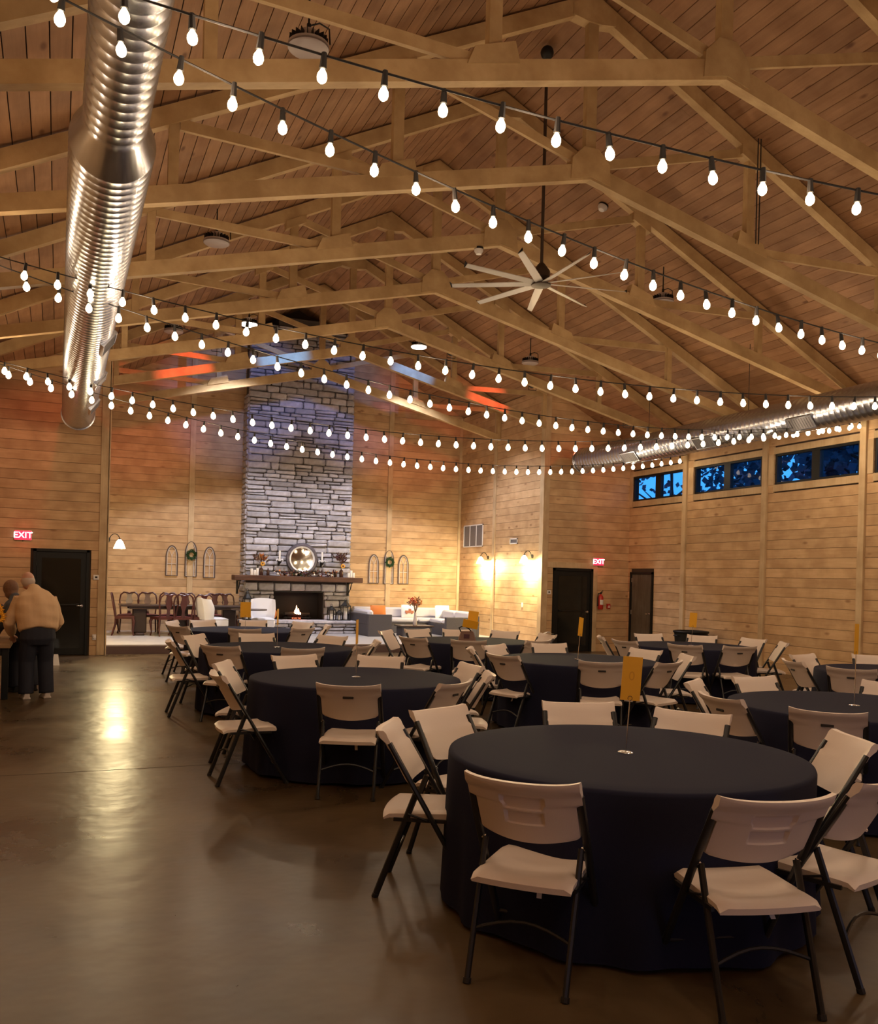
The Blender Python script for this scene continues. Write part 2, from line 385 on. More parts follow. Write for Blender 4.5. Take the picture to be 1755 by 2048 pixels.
# hall end walls left and right of the alcove
wfl = gable('wall_front_left', YF, YF+.1, WL-.1, XL)
boards(wfl, 'Y', YF, -1, WL, XL, 0, 6.4, M['wall_x'], holes=[(-.5, .6, 0, 2.12)], top=True)
wfr = gable('wall_front_right', YF, YF+.1, XR, WR+.1)
boards(wfr, 'Y', YF, -1, XR, WR, 0, 6.4, M['wall_x'], holes=[(11.10, 12.24, 0, 2.05)], top=True)
tr((XL-.16, YF-.05, 0), (XL, YF-.02, 6.2)); tr((XL-.02, YF-.05, 0), (XL+.02, YF+.14, 6.2))
tr((XR-.02, YF-.05, 0), (XR+.12, YF-.02, 6.2)); tr((XR-.045, YF-.05, .0), (XR-.02, YF+.14, 6.2))
tr((10.94, YF-.045, 2.05), (12.36, YF-.02, 2.19)); tr((12.24, YF-.045, 0), (12.36, YF-.02, 2.05))
# right wall of the hall, with clerestory windows
WIN = [(17.16, 19.16, 'w1'), (14.64, 16.78, 'w2'), (12.17, 14.27, 'w3'), (9.73, 11.84, 'w4')]
ZW0, ZW1 = 3.77, 4.39
wr = empty('wall_right', (0, 0, 0), kind='structure')
def slabpart(a, b): return MB().mm(a, b).build('backing', M['gap'], wr)
slabpart((WR+.0, 7.1, 0), (WR+.15, YF+.1, ZW0)); slabpart((WR, 7.1, ZW1), (WR+.15, YF+.1, 5.5))
ys = [7.1]+sum([[a, b] for a, b, _ in sorted(WIN)], [])+[YF+.1]
for i in range(0, len(ys), 2): slabpart((WR, ys[i], ZW0), (WR+.15, ys[i+1], ZW1))
boards(wr, 'X', WR, -1, 7.1, YF, 0, 5.2, M['wall_y'], holes=[(a-.02, b+.02, ZW0-.12, ZW1+.1) for a, b, _ in WIN]+[(18.21, 19.17, 0, 2.02)], joints=[9.63, 12.07, 14.52, 17.08])
MB().mm((WR-.02, Y0, 0), (WR+.15, 7.1, 5.5)).build('near_cladding', M['wall_y'], wr)
for y in (17.08, 14.52, 12.07, 9.63): tr((WR-.075, y-.07, 0), (WR-.02, y+.07, 5.2))
for a, b, _ in WIN:
    tr((WR-.045, a-.02, ZW1+.0), (WR-.018, b+.02, ZW1+.13)); tr((WR-.045, a-.02, ZW0-.14), (WR-.018, b+.02, ZW0))
tr((WR-.045, 16.8, ZW0), (WR-.02, 16.98, ZW1)); tr((WR-.045, 14.29, ZW0), (WR-.02, 14.44, ZW1)); tr((WR-.045, 19.17, ZW0-.14), (WR-.018, 19.29, ZW1+.13)); tr((WR-.045, 11.86, ZW0), (WR-.02, 11.99, ZW1))
for i, (a, b, _) in enumerate(WIN):
    wn = empty('window_%d' % (i+1), (WR+.04, (a+b)/2, ZW0), kind='structure')
    h = (b-a)/2; H_ = ZW1-ZW0; e = .045
    MB().mm((-.055, -h, 0), (.05, h, e)).mm((-.055, -h, H_-e), (.05, h, H_)).mm((-.055, -h, e), (.05, -h+e, H_-e)).mm((-.055, h-e, e), (.05, h, H_-e)).build('window_frame', M['black'], wn)
    MB().mm((-.05, -.10, e), (.045, .10, H_-e)).build('mullion', M['black'], wn)
    for s in (-1, 1): MB().mm((.0, min(s*.10, s*(h-e)), e), (.006, max(s*.10, s*(h-e)), H_-e)).build('pane', M['pane'], wn)
# left wall and wall behind the camera (outside the frame)
wl = wallslab('wall_left', (WL-.15, Y0, 0), (WL, YF, 5.5), M['wall_y'])
wfr2 = gable('wall_front', Y0-.2, Y0, WL-.15, WR+.15); wfr2.data.materials.clear(); wfr2.data.materials.append(M['wall_x'])

# ------------------------------------------------------------------ ceilings
def ceiling(side):
    root = empty('ceiling' , (0, 0, 0), kind='structure')
    ca = math.cos(math.atan(SL)); n = 45; wd = 8.42/n
    for r_ in range(n):
        s0, s1 = r_*wd, (r_+1)*wd-.011
        js = sorted([YB+.1, Y0] + [2.0+rng.choice([0, 1.22, 2.44])+rng.randint(0, 1)*2.44, 10.0+rng.randint(0, 3)*1.22, 16+rng.randint(0, 4)*1.22])
        for y0, y1 in zip(js[:-1], js[1:]):
            dz = rng.random()*.003
            def P(s, y, t): return (XC+side*s*ca, y, ZR-s*math.sin(math.atan(SL))+t)
            v = [P(s, y, t) for t in (-dz, .03) for y in (y0+.001, y1-.001) for s in (s0, s1)]
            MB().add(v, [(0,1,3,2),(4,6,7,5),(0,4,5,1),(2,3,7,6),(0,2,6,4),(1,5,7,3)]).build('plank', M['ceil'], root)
    def P(s, y, t): return (XC+side*s*ca, y, ZR-s*math.sin(math.atan(SL))+t)
    v = [P(s, y, t) for t in (.02, .12) for y in (Y0-.2, YB+.2) for s in (0, 8.6)]
    MB().add(v, [(0,1,3,2),(4,6,7,5),(0,4,5,1),(2,3,7,6),(0,2,6,4),(1,5,7,3)]).build('roof_deck', M['gap'], root)
ceiling(-1); ceiling(1)

# ------------------------------------------------------------------ trusses
TY = [4.702, 7.14, 9.578, 12.016, 14.454, 16.892, 19.323-.02, 21.754]
def zb(d): return 6.60-.242*d      # underside of bottom chord
def ztc(d): return 8.66-.5*d       # underside of top chord
def quad(pts, y, th):              # polygon in XZ extruded along Y
    k = len(pts); v = [(x, y-th/2, z) for x, z in pts]+[(x, y+th/2, z) for x, z in pts]
    return MB().add(v, [tuple(range(k)), tuple(range(2*k-1, k-1, -1))]+[(i, i+k, (i+1) % k+k, (i+1) % k) for i in range(k)])
def member(p, q, wdt, y, th):
    p, q = Vector(p), Vector(q); d = (q-p).normalized(); n = Vector((-d.y, d.x))*wdt/2
    return quad([tuple(p+n), tuple(q+n), tuple(q-n), tuple(p-n)], y, th)
wordsT = ['nearest scissor truss, crossing the top right corner', 'scissor truss whose peak is at the top right, behind the first bulb string', 'scissor truss just in front of the ceiling fan rod',
          'scissor truss just behind the ceiling fan', 'fourth scissor truss from the fireplace', 'scissor truss in front of the two lit round lamps',
          'scissor truss washed blue and red by stage light', 'last scissor truss, in front of the stone chimney top']
def truss(i, y):
    hw = (7.44 if y < YF-.3 else 4.93); g = empty('roof_truss', (0, y, 0), 0, 'pale timber '+wordsT[i], 'truss', 'scissor trusses under the roof')
    def B(o, name): o_ = o.build(name, M['truss'], g); return o_
    for s in (-1, 1):
        X = lambda d: XC+s*d
        B(quad([(X(0), zb(0)), (X(hw), zb(hw)), (X(hw), zb(hw)+.17), (X(0), zb(0)+.20)][::s], 0, .115), 'bottom_chord')
        B(quad([(X(0), ztc(0)), (X(hw), ztc(hw)), (X(hw), ztc(hw)+.2), (X(0), ztc(0)+.21)][::s], 0, .115), 'top_chord')
        B(quad([(X(2.42), zb(2.42)+.15), (X(2.42), ztc(2.42)+.03), (X(2.54), ztc(2.54)+.03), (X(2.54), zb(2.54)+.15)][::-s], 0, .09), 'vertical_web')
        B(quad([(X(4.83), zb(4.83)+.15), (X(4.83), ztc(4.83)+.03), (X(4.93), ztc(4.93)+.03), (X(4.93), zb(4.93)+.15)][::-s], 0, .09), 'vertical_web')
        B(member((X(.05), zb(0)+.19), (X(2.4), ztc(2.4)-.02), .11, 0, .045), 'diagonal_web')
        if hw > 5: B(member((X(2.55), zb(2.5)+.16), (X(4.82), ztc(4.83)-.01), .11, 0, .045), 'diagonal_web')
        else: B(member((X(2.55), zb(2.5)+.16), (X(4.82), ztc(4.83)-.01), .11, 0, .045), 'diagonal_web')
        pts = [(X(2.25), zb(2.25)+.15), (X(2.75), zb(2.75)+.15), (X(2.68), zb(2.68)+.30), (X(2.3), zb(2.3)+.34)]
        B(quad(pts[::s], 0, .145), 'gusset_plate')
        B(quad([(X(2.3), ztc(2.3)+.01), (X(2.3), ztc(2.3)-.12), (X(2.62), ztc(2.62)-.12), (X(2.62), ztc(2.62)+.01)][::s], 0, .142), 'gusset_plate')
    B(quad([(XC-.07, zb(0)+.15), (XC+.07, zb(0)+.15), (XC+.07, ztc(0)), (XC-.07, ztc(0))], 0, .09), 'king_post')
    B(quad([(XC-.28, zb(.28)+.03), (XC, zb(0)+.03), (XC+.28, zb(.28)+.03), (XC+.26, zb(0)+.22), (XC+.1, zb(0)+.38), (XC-.1, zb(0)+.38), (XC-.26, zb(0)+.22)], 0, .142), 'gusset_plate')
    B(quad([(XC-.3, ztc(.3)+.16), (XC-.3, ztc(.3)+.02), (XC-.1, ztc(0)-.16), (XC+.1, ztc(0)-.16), (XC+.3, ztc(.3)+.02), (XC+.3, ztc(.3)+.16), (XC, ztc(0)+.19)], 0, .14), 'gusset_plate')
    return g
for i, y in enumerate(TY): truss(i, y)

# ------------------------------------------------------------------ ducts
def duct(cx, z, segs, ylo, yhi, label, vents, cap=True):
    root = empty('spiral_duct', (cx, yhi, z), 0, label, 'duct')
    b = MB(); prof = []
    for (ya, yb, ra, rb) in segs:   # far -> near
        n = max(1, int(abs(yb-ya)/.03)) if ra == rb else 1
        if ra == rb:
            k = int((ya-yb)/.115)
            for q in range(k):
                y = ya-(ya-yb)*q/k; st = (ya-yb)/k
                prof += [(ra, y-yhi), (ra, y-yhi-st*.80), (ra+.002, y-yhi-st*.86), (ra+.002, y-yhi-st*.94)]
            prof.append((ra, yb-yhi))
        else: prof += [(ra, ya-yhi), (rb, yb-yhi)]
    b.lathe(prof, n=40, ax='Y', cap=False).build('pipe', M['galv'], root, smooth=True)
    r_ = segs[0][2]
    MB().lathe([(0.001, .012), (r_-.01, .012), (r_+.012, .02), (r_+.022, .0), (r_+.022, -.03), (r_, -.035)], n=40, ax='Y', cap=False).build('end_cap', M['galv'], root, smooth=True)
    for (y, ang) in vents:
        Mx = Matrix.Rotation(R(ang), 4, 'Y'); r2 = r_
        fr = MB(); W, L_ = .105, .26
        for (a, c_) in (((-W-.02, -L_-.02), (-W, L_+.02)), ((W, -L_-.02), (W+.02, L_+.02)), ((-W, -L_-.02), (W, -L_)), ((-W, L_), (W, L_+.02))):
            fr.mm((a[0], a[1], -r2-.018), (c_[0], c_[1], -r2+.05))
        v = empty('register', (0, y-yhi, 0)); v.rotation_euler = (0, R(ang), 0); v.parent = root
        fr.build('register_frame', M['galv'], v)
        MB().mm((-W, -L_, -r2-.01), (W, L_, -r2+.03)).build('register_damper', M['grille'], v)
        sl = MB()
        for q in range(9): sl.mm((-W, -L_+.04+q*.054, -r2-.016), (W, -L_+.05+q*.054, -r2-.006))
        sl.build('louvre', M['grille'], v)
    for y in range(int(ylo)+1, int(yhi), 3):
        MB().tube([(0, y-yhi, r_*.98), (0, y-yhi, roof(cx)-z-.02)], .006, 6).build('hanger', M['bronze'], root)
    return root
duct(.28, 4.65, [(18.6, 6.68, .285, .285), (6.68, 6.38, .285, .205), (6.38, -3.5, .205, .205)], -3.5, 18.6, 'large spiral metal duct at the left, running overhead toward the camera', [(16.6, -52), (14.3, -52), (11.9, -52)])
duct(11.44, 4.60, [(18.6, -3.5, .285, .285)], -3.5, 18.6, 'spiral metal duct along the right wall above the high windows', [(16.37, 50), (13.94, 50), (11.50, 50), (9.06, 50)])

# ------------------------------------------------------------------ chimney of rough stone
CX0, CX1, CYF = 4.46, 7.31, 23.65
def stone(w_, h_, d_, r=rng):
    """one rough block, chamfered and irregular, face toward -Y"""
    j = lambda a: a*(r.random()-.5)
    c = min(.022, h_*.2); x, z = w_/2, h_/2
    v = []
    for (sx, sz) in ((-1, -1), (1, -1), (1, 1), (-1, 1)): v.append((sx*x, d_, sz*z))
    o8 = [(-x+c*1.5, -z), (x-c*1.5, -z), (x, -z+c), (x, z-c), (x-c*1.5, z), (-x+c*1.5, z), (-x, z-c), (-x, -z+c)]
    o8 = [(a+j(.02), b+j(.022)) for a, b in o8]
    v += [(a, .012, b) for a, b in o8]
    i8 = [(a*(1-.09), b*(1-.28)) for a, b in o8]
    v += [(a, -.022+j(.018), b) for a, b in i8]
    f = [(4+k, 4+(k+1) % 8, 12+(k+1) % 8, 12+k) for k in range(8)]+[tuple(12+k for k in range(8))]
    f += [(0, 1, 5, 4), (1, 7, 6, 5), (1, 2, 8, 7), (2, 9, 8), (2, 3, 9), (3, 10, 9), (3, 11, 10), (3, 0, 4, 11)]
    return MB().add(v, f)
SM = []
def stonework(root, x0, x1, z0, z1, y, hole=None, limit=300, rows=None, facing='Y', base=.5, small='small_stone'):
    rest = MB(); count = 0; z = z0
    while z < z1-.03:
        h = rng.choice([.085, .11, .13, .15, .17, .19]); h = min(h, z1-z)
        if z1-(z+h) < .05: h = z1-z
        x = x0+rng.uniform(-.02, .01)
        while x < x1-.02:
            w_ = min(rng.uniform(.17, .62)*(1.15 if h > .12 else .9), x1-x+rng.uniform(-.01, .02))
            if x1-(x+w_) < .14: w_ = x1-x
            xa, xb = x, x+w_; x += w_
            cuts = [(xa, xb)]
            if hole and hole[2]-.02 < z+h/2 < hole[3]:
                cuts = [(a, b) for a, b in ((xa, min(xb, hole[0])), (max(xa, hole[1]), xb)) if b-a > .04]
            for a, b in cuts:
                parts = [(z, h)]
                if h > .14 and rng.random() < .25 and b-a > .3: parts = [(z, h*.45), (z+h*.45, h*.55)]
                for zz, hh in parts:
                    bb = stone(b-a-.018, hh-.016, .10)
                    pos = ((a+b)/2, y+rng.uniform(-.022, .012), zz+hh/2); ro = rng.uniform(-.02, .02)
                    if facing == 'Y': Mt = Matrix.Translation(pos) @ Matrix.Rotation(ro, 4, 'Y')
                    else: Mt = Matrix.Translation((y, (a+b)/2, zz+hh/2)) @ Matrix.Rotation(R(-90 if facing == 'X-' else 90), 4, 'Z')
                    if count < limit:
                        o = bb.build('stone', M['stone'], root); o.matrix_local = Mt
                    else: rest.add([Mt @ Vector(p) for p in bb.v], bb.f)
                    count += 1
        z += h
    if rest.v: prop(rest.build(small, M['stone'], root), kind='stuff')
ch = empty('stone_chimney', (0, 0, 0), 0, 'tall rough stone chimney rising to the roof with the fireplace opening', 'chimney')
FB = (5.24, 6.59, .19, 1.27)
core = MB()
core.mm((CX0+.04, CYF+.05, .19), (FB[0], YB, 1.55)); core.mm((FB[1], CYF+.05, .19), (CX1-.04, YB, 1.55)); core.mm((FB[0], CYF+.05, FB[3]), (FB[1], YB, 1.55))
core.mm((CX0+.04, CYF+.05, 1.55), (CX1-.04, YB, 8.05)); core.mm((5.2, CYF+.05, 8.05), (6.5, YB, 8.5)); core.build('mortar_core', M['mortar'], ch)
stonework(ch, CX0, CX1, 1.66, 8.25, CYF, limit=250, small='upper_stonework')
stonework(ch, CX0, CX1, .5, 1.27, CYF, hole=FB, limit=50, small='surround_stonework')
x = CX0
for w_ in (.36, .42, .45, .38, .44, .40, .40):   # flat header blocks under the mantel
    o = stone(w_-.02, .20, .1).build('header_stone', M['stone'], ch); o.location = (x+w_/2, CYF-.0, 1.39); x += w_
stonework(ch, CYF+.05, YB, .19, 6.4, CX0, limit=0, facing='X-', small='side_stonework'); stonework(ch, CYF+.05, YB, .19, 6.4, CX1, limit=0, facing='X+', small='side_stonework')
MB().mm((FB[0]-.02, CYF+.08, .5), (FB[0]+.02, YB-.02, 1.27)).mm((FB[1]-.02, CYF+.08, .5), (FB[1]+.02, YB-.02, 1.27)).mm((FB[0], YB-.04, .5), (FB[1], YB-.02, 1.27)).mm((FB[0], CYF+.02, 1.25), (FB[1], YB, 1.28)).mm((FB[0], CYF-.02, .5), (FB[1], YB-.02, .53)).build('firebox', M['soot'], ch)
# hearth
he = empty('stone_hearth', (0, 0, 0), 0, 'raised stone hearth bench in front of the fireplace', 'hearth')
MB().mm((4.34, 23.06, .19), (7.44, CYF-.03, .47)).build('mortar_core', M['mortar'], he)
x = 4.3
for w_ in (.62, .55, .70, .60, .72): 
    o = MB().bbox((x, 22.98, .46), (x+w_-.012, CYF-.04, .53), .012).build('cap_slab', M['stone'], he); x += w_-.01
stonework(he, 4.34, 7.44, .19, .455, 23.04, limit=60, small='small_stone')
# mantel shelf with brackets
mn = empty('mantel_shelf', (5.84, 23.45, 1.6), 0, 'long dark timber mantel shelf with two iron brackets across the chimney', 'mantel')
MB().bbox((-1.72, -.24, -.06), (1.70, .19, .075), .012).build('beam', M['walnut'], mn)
for s in (-1.57, 1.40):
    MB().mm((s-.03, -.20, -.085), (s+.03, .17, -.06)).mm((s-.03, .14, -.42), (s+.03, .17, -.085)).tube([(s, -.17, -.09), (s, -.10, -.22), (s, .15, -.38)], .014, 6).build('bracket', M['iron'], mn)
# fire
fr = empty('gas_log_fire', (5.90, 23.85, .53), 0, 'small burning log fire inside the dark fireplace opening', 'fire')
g = MB()
for q in range(7): g.mm((-.33+q*.11-.008, -.13, .05), (-.33+q*.11+.008, .13, .066))
g.mm((-.36, -.14, .04), (.36, -.125, .06)).mm((-.36, .12, .04), (.36, .135, .06))
for a in (-.3, .3):
    for b_ in (-.12, .12): g.mm((a-.01, b_-.01, 0), (a+.01, b_+.01, .05))
g.build('grate', M['iron'], fr)
for (a, c_, rz) in ((-.08, -.05, .2), (.1, .05, -.3), (0, 0, .05)):
    o = MB().tube([(-.27, 0, 0), (-.1, 0, .01), (.1, 0, -.005), (.27, 0, .01)], [.04, .045, .042, .038], 9).build('log', M['bark'], fr, smooth=True); o.location = (a, c_, .11+abs(a)*.3); o.rotation_euler = (0, .05, rz)
for (a, hh, ww) in ((-.05, .13, .028), (-.01, .25, .042), (.04, .17, .03), (.09, .07, .022), (-.09, .06, .018)):
    o = MB().lathe([(.3*ww, 0), (ww, hh*.25), (ww*.75, hh*.5), (ww*.3, hh*.8), (.002, hh)], n=8).build('flame', M['flame'], fr, smooth='all'); o.location = (a, -.06, .12); o.rotation_euler = (0, a, 0)
e_ = MB()
for q in range(14): e_.ball((rng.uniform(-.12, .12), rng.uniform(-.12, .05), .03), .014, 6, 4)
prop(e_.build('ember', M['ember'], fr), kind='stuff')
lamp('fire_light', 'POINT', (5.9, 23.6, .85), 1.6, (1, .4, .15), .06, parent=fr)

# mirror
mi = empty('round_mirror', (5.94, CYF-.09, 2.13), 0, 'round mirror in a dark beaded frame leaning above the mantel', 'mirror')
MB().lathe([(.33, .0), (.33, -.03), (.36, -.05), (.41, -.04), (.43, -.015), (.43, .01)], n=40, ax='Y', cap=False).build('frame', M['mirrorf'], mi, smooth=True)
MB().lathe([(.30, -.028), (.34, -.052), (.345, -.03)], n=40, ax='Y', cap=False).build('inner_bead', M['white'], mi, smooth=True)
o = MB().lathe([(.001, -.02), (.32, -.02), (.32, .0)], n=40, ax='Y', cap=False).build('glass', M['mirrorm'], mi)
mi.rotation_euler = (R(-3), 0, 0)
# crystal candle sconces on the chimney
for k, (x, lab) in enumerate(((5.33, 'crystal candle sconce on the chimney left of the mirror'), (6.47, 'crystal candle sconce on the chimney right of the mirror'))):
    s = empty('candle_sconce', (x, CYF-.05, 2.05), 0, lab, 'candle sconce', 'crystal sconces beside the mirror')
    MB().mm((-.02, -.01, -.12), (.02, .02, .12)).tube([(0, 0, -.05), (0, -.08, -.1), (0, -.11, -.02)], .010, 6).lathe([(.012, -.07), (.05, -.02), (.06, .0), (.05, .01)], c=(0, -.11, 0), n=10).build('bracket', M['iron'], s, smooth=True)
    MB().lathe([(.024, .01), (.024, .28), (.004, .29)], c=(0, -.11, 0), n=10).build('candle', M['candle'], s, smooth=True)
    for q in range(8):
        a = q*math.pi/4; MB().ball((.085*math.cos(a), -.11+.085*math.sin(a), .03+.02*(q % 2)), .017, 6, 4, (1, 1, 1.6)).build('crystal', M['jar'], s, smooth=True)
# bottles, candles, flowers and garland on the mantel
ZM = 1.677
def bottle(x, y, h, r, lab):
    o = MB().lathe([(r*.9, 0), (r, .01), (r, h*.6), (r*.85, h*.72), (r*.32, h*.82), (r*.30, h*.95), (r*.38, h*.96), (r*.38, h)], n=14).build('amber_bottle', M['bottle'], None, smooth=True, at=(x, y, ZM)); prop(o, lab, 'bottle', 'dark bottles on the mantel')
def stems(root, n, h, spread, mats, leaf=.09, seed=1, lw=.03):
    r = random.Random(seed); st = MB(); lv = {}
    for q in range(n):
        a = r.uniform(0, 2*math.pi); sp = spread*r.uniform(.3, 1); hh = h*r.uniform(.65, 1); tip = Vector((sp*math.cos(a), sp*math.sin(a)*.6, hh))
        st.tube([(0, 0, 0), (tip.x*.35, tip.y*.35, hh*.55), tuple(tip)], .004, 4)
        mm_ = r.choice(mats); b = lv.setdefault(mm_, MB())
        for k in range(6):
            p = tip*(1-.07*k); d = Vector((r.uniform(-1, 1), r.uniform(-1, 1), r.uniform(.2, 1.2))).normalized(); e = d.cross(Vector((r.random(), r.random(), r.random()))).normalized()*lw
            q2 = p+d*leaf
            b.add([tuple(p), tuple((p+q2)/2+e), tuple(q2), tuple((p+q2)/2-e)], [(0, 1, 2, 3)])
    st.build('stem', M['brownleaf'], root)
    for k, b in lv.items(): prop(b.build('leaves', M[k], root), kind='stuff')
def sunflower(root, p, s=.07, name='sunflower'):
    b = MB()
    for ring in (0, 1):
        for q in range(13):
            a = (q+.5*ring)*2*math.pi/13; w_ = .16; y = p[1]-.006-.008*ring; k = s*(1-.18*ring)
            b.add([(p[0]+.25*k*math.cos(a), y, p[2]+.25*k*math.sin(a)), (p[0]+.65*k*math.cos(a-w_), y-.012, p[2]+.65*k*math.sin(a-w_)), (p[0]+k*math.cos(a), y-.004, p[2]+k*math.sin(a)), (p[0]+.65*k*math.cos(a+w_), y-.012, p[2]+.65*k*math.sin(a+w_))], [(0, 1, 2, 3)])
    h = b.build(name, M['petal'], root)
    MB().lathe([(.001, -.03), (.22*s, -.028), (.28*s, -.01)], c=p, n=10, ax='Y', cap=False).build('flower_center', M['plum'], h)
for x, h, r, lab in ((4.84, .24, .055, 'larger dark bottle holding the left mantel bouquet'), (5.02, .19, .042, 'smaller dark bottle beside the left mantel bouquet'), (6.83, .19, .042, 'smaller dark bottle beside the right mantel bouquet'), (6.99, .25, .055, 'larger dark bottle holding the right mantel bouquet')): bottle(x, 23.42, h, r, lab)
for x, lab, sd, mats, hh in ((4.84, 'dried bouquet with one sunflower on the left end of the mantel', 3, ['brownleaf', 'orange', 'pampas'], .34), (6.99, 'dark feathery bouquet with one sunflower on the right end of the mantel', 5, ['plum', 'brownleaf', 'plum'], .42)):
    bq = empty('dried_bouquet', (x, 23.42, ZM+.2), 0, lab, 'flowers', 'bouquets on the mantel'); stems(bq, 16, hh, .22, mats, leaf=.11, seed=sd, lw=.018); sunflower(bq, (0.02, -.07, .10))
for k, (x, h) in enumerate(((4.59, .17), (4.67, .13), (4.74, .18), (7.19, .12), (7.26, .19), (7.33, .13))):
    place = ('left' if k < 3 else 'right'); which = ['outermost', 'middle, shortest of three' , 'innermost'][k % 3] if k < 3 else ['innermost', 'middle, tallest of three', 'outermost'][k % 3]
    cn = empty('pillar_candle', (x, 23.40, ZM), 0, 'white pillar candle on the %s mantel end, %s' % (place, which), 'candle', 'white candles on the mantel ends')
    MB().lathe([(.033, 0), (.035, .005), (.035, h-.006), (.028, h), (.001, h-.008)], n=14).build('wax', M['candle'], cn, smooth=True); MB().tube([(0, 0, h-.01), (.002, 0, h+.015)], .002, 4).build('wick', M['iron'], cn)
gd = empty('leaf_garland', (5.95, 23.34, ZM), 0, 'autumn leaf and berry garland lying along the middle of the mantel', 'garland')
for key, cnt in (('plum', 90), ('brownleaf', 80), ('pampas', 35), ('orange', 25), ('green', 40)):
    b = MB()
    for q in range(cnt):
        p = Vector((rng.uniform(-.78, .85), rng.uniform(-.07, .07), rng.uniform(-.02, .12)*(1 if abs(rng.random()) < .8 else 1.4))); d = Vector((rng.uniform(-1, 1), rng.uniform(-1, .3), rng.uniform(-.6, 1))).normalized(); e = d.cross(Vector((rng.random(), rng.random(), 1))).normalized()*.024
        b.add([tuple(p), tuple(p+d*.04+e), tuple(p+d*.085), tuple(p+d*.04-e)], [(0, 1, 2, 3)])
    prop(b.build('leaves', M[key], gd), kind='stuff')
for q in range(7):
    MB().ball((-.7+q*.24, -.06, .05+.02*(q % 2)), .032, 8, 6).build('berry', M['plum' if q % 2 else 'candle'], gd, smooth=True)

# ------------------------------------------------------------------ arched window-frame decor and wreaths
def arch(x, z0, z1, wd, lab, tall=False):
    g = empty('arched_frame', (x, YB-.045, z0), 0, lab, 'wall decor', 'arched lattice frames on the back wall')
    h = z1-z0; r = wd/2; zs = h-wd*.95
    def path(s, rr=None):
        rr = rr or r; p = [(-rr, 0, 0), (-rr, 0, zs)]
        for q in range(1, 9):
            t = q/8; p.append((-rr+rr*t**1.6, 0, zs+(h-zs-(r-rr))*math.sin(t*math.pi/2)))
        p += [(-a, b, c) for a, b, c in p[:-1][::-1]]
        return p
    P = path(1); MB().tube(P+[P[0]], .014, 5, cap=False).build('outer_frame', M['frame_dark'], g, smooth=True)
    P = path(1, r-.028); MB().tube(P, .010, 4, cap=False).build('inner_frame', M['frame_white'], g)
    b = MB(); b.tube([(0, 0, 0), (0, 0, zs+.02)], .008, 4)
    for zz in (zs*.62,): b.tube([(-r+.02, 0, zz), (r-.02, 0, zz)], .007, 4)
    if tall: b.tube([(-r*.5, 0, 0), (-r*.5, 0, zs*.62)], .010, 4).tube([(r*.5, 0, 0), (r*.5, 0, zs*.62)], .010, 4).tube([(-r+.02, 0, .01), (r-.02, 0, .01)], .008, 4)
    for s in (-1, 1): b.tube([(0, 0, zs), (s*r*.25, 0, zs+.09), (s*r*.55, 0, zs+.16), (s*r*.8, 0, zs+.17)], .007, 4)
    b.build('lattice', M['frame_white'], g)
def wreath(x, y, z, lab):
    w_ = empty('wreath', (x, y, z), 0, lab, 'wreath', 'green wreaths on arched frames')
    MB().lathe([(.085+.022*math.cos(a*math.pi/4), .022*math.sin(a*math.pi/4)) for a in range(9)], n=20, ax='Y', cap=False).build('ring', M['green'], w_)
    b = MB()
    for q in range(260):
        a = rng.uniform(0, 2*math.pi); rr = rng.uniform(.055, .12); p = Vector((rr*math.cos(a), rng.uniform(-.05, .01), rr*math.sin(a))); d = Vector((math.cos(a+rng.uniform(-1, 1)), rng.uniform(-.8, .1), math.sin(a+rng.uniform(-1, 1)))).normalized(); e = d.cross(Vector((0, 1, rng.random()))).normalized()*.012
        b.add([tuple(p), tuple(p+d*.02+e), tuple(p+d*.045), tuple(p+d*.02-e)], [(0, 1, 2, 3)])
    prop(b.build('leaves', M['green'], w_), kind='stuff')
arch(2.69, 1.61, 2.38, .29, 'left arched frame of the trio near the dining table'); arch(3.17, 1.60, 2.50, .29, 'taller middle arched frame left of the chimney, behind a wreath', True); arch(3.64, 1.58, 2.38, .29, 'arched frame nearest the chimney on its left side')
arch(8.17, 1.54, 2.34, .29, 'arched frame nearest the chimney on its right side'); arch(8.62, 1.53, 2.47, .28, 'taller middle arched frame right of the chimney, behind a wreath', True); arch(9.06, 1.54, 2.35, .30, 'right arched frame of the trio above the sofa')
wreath(3.17, YB-.09, 2.16, 'round green wreath hung on the arched frame left of the chimney'); wreath(8.62, YB-.09, 2.14, 'round green wreath hung on the arched frame right of the chimney')
print('part1 ok')
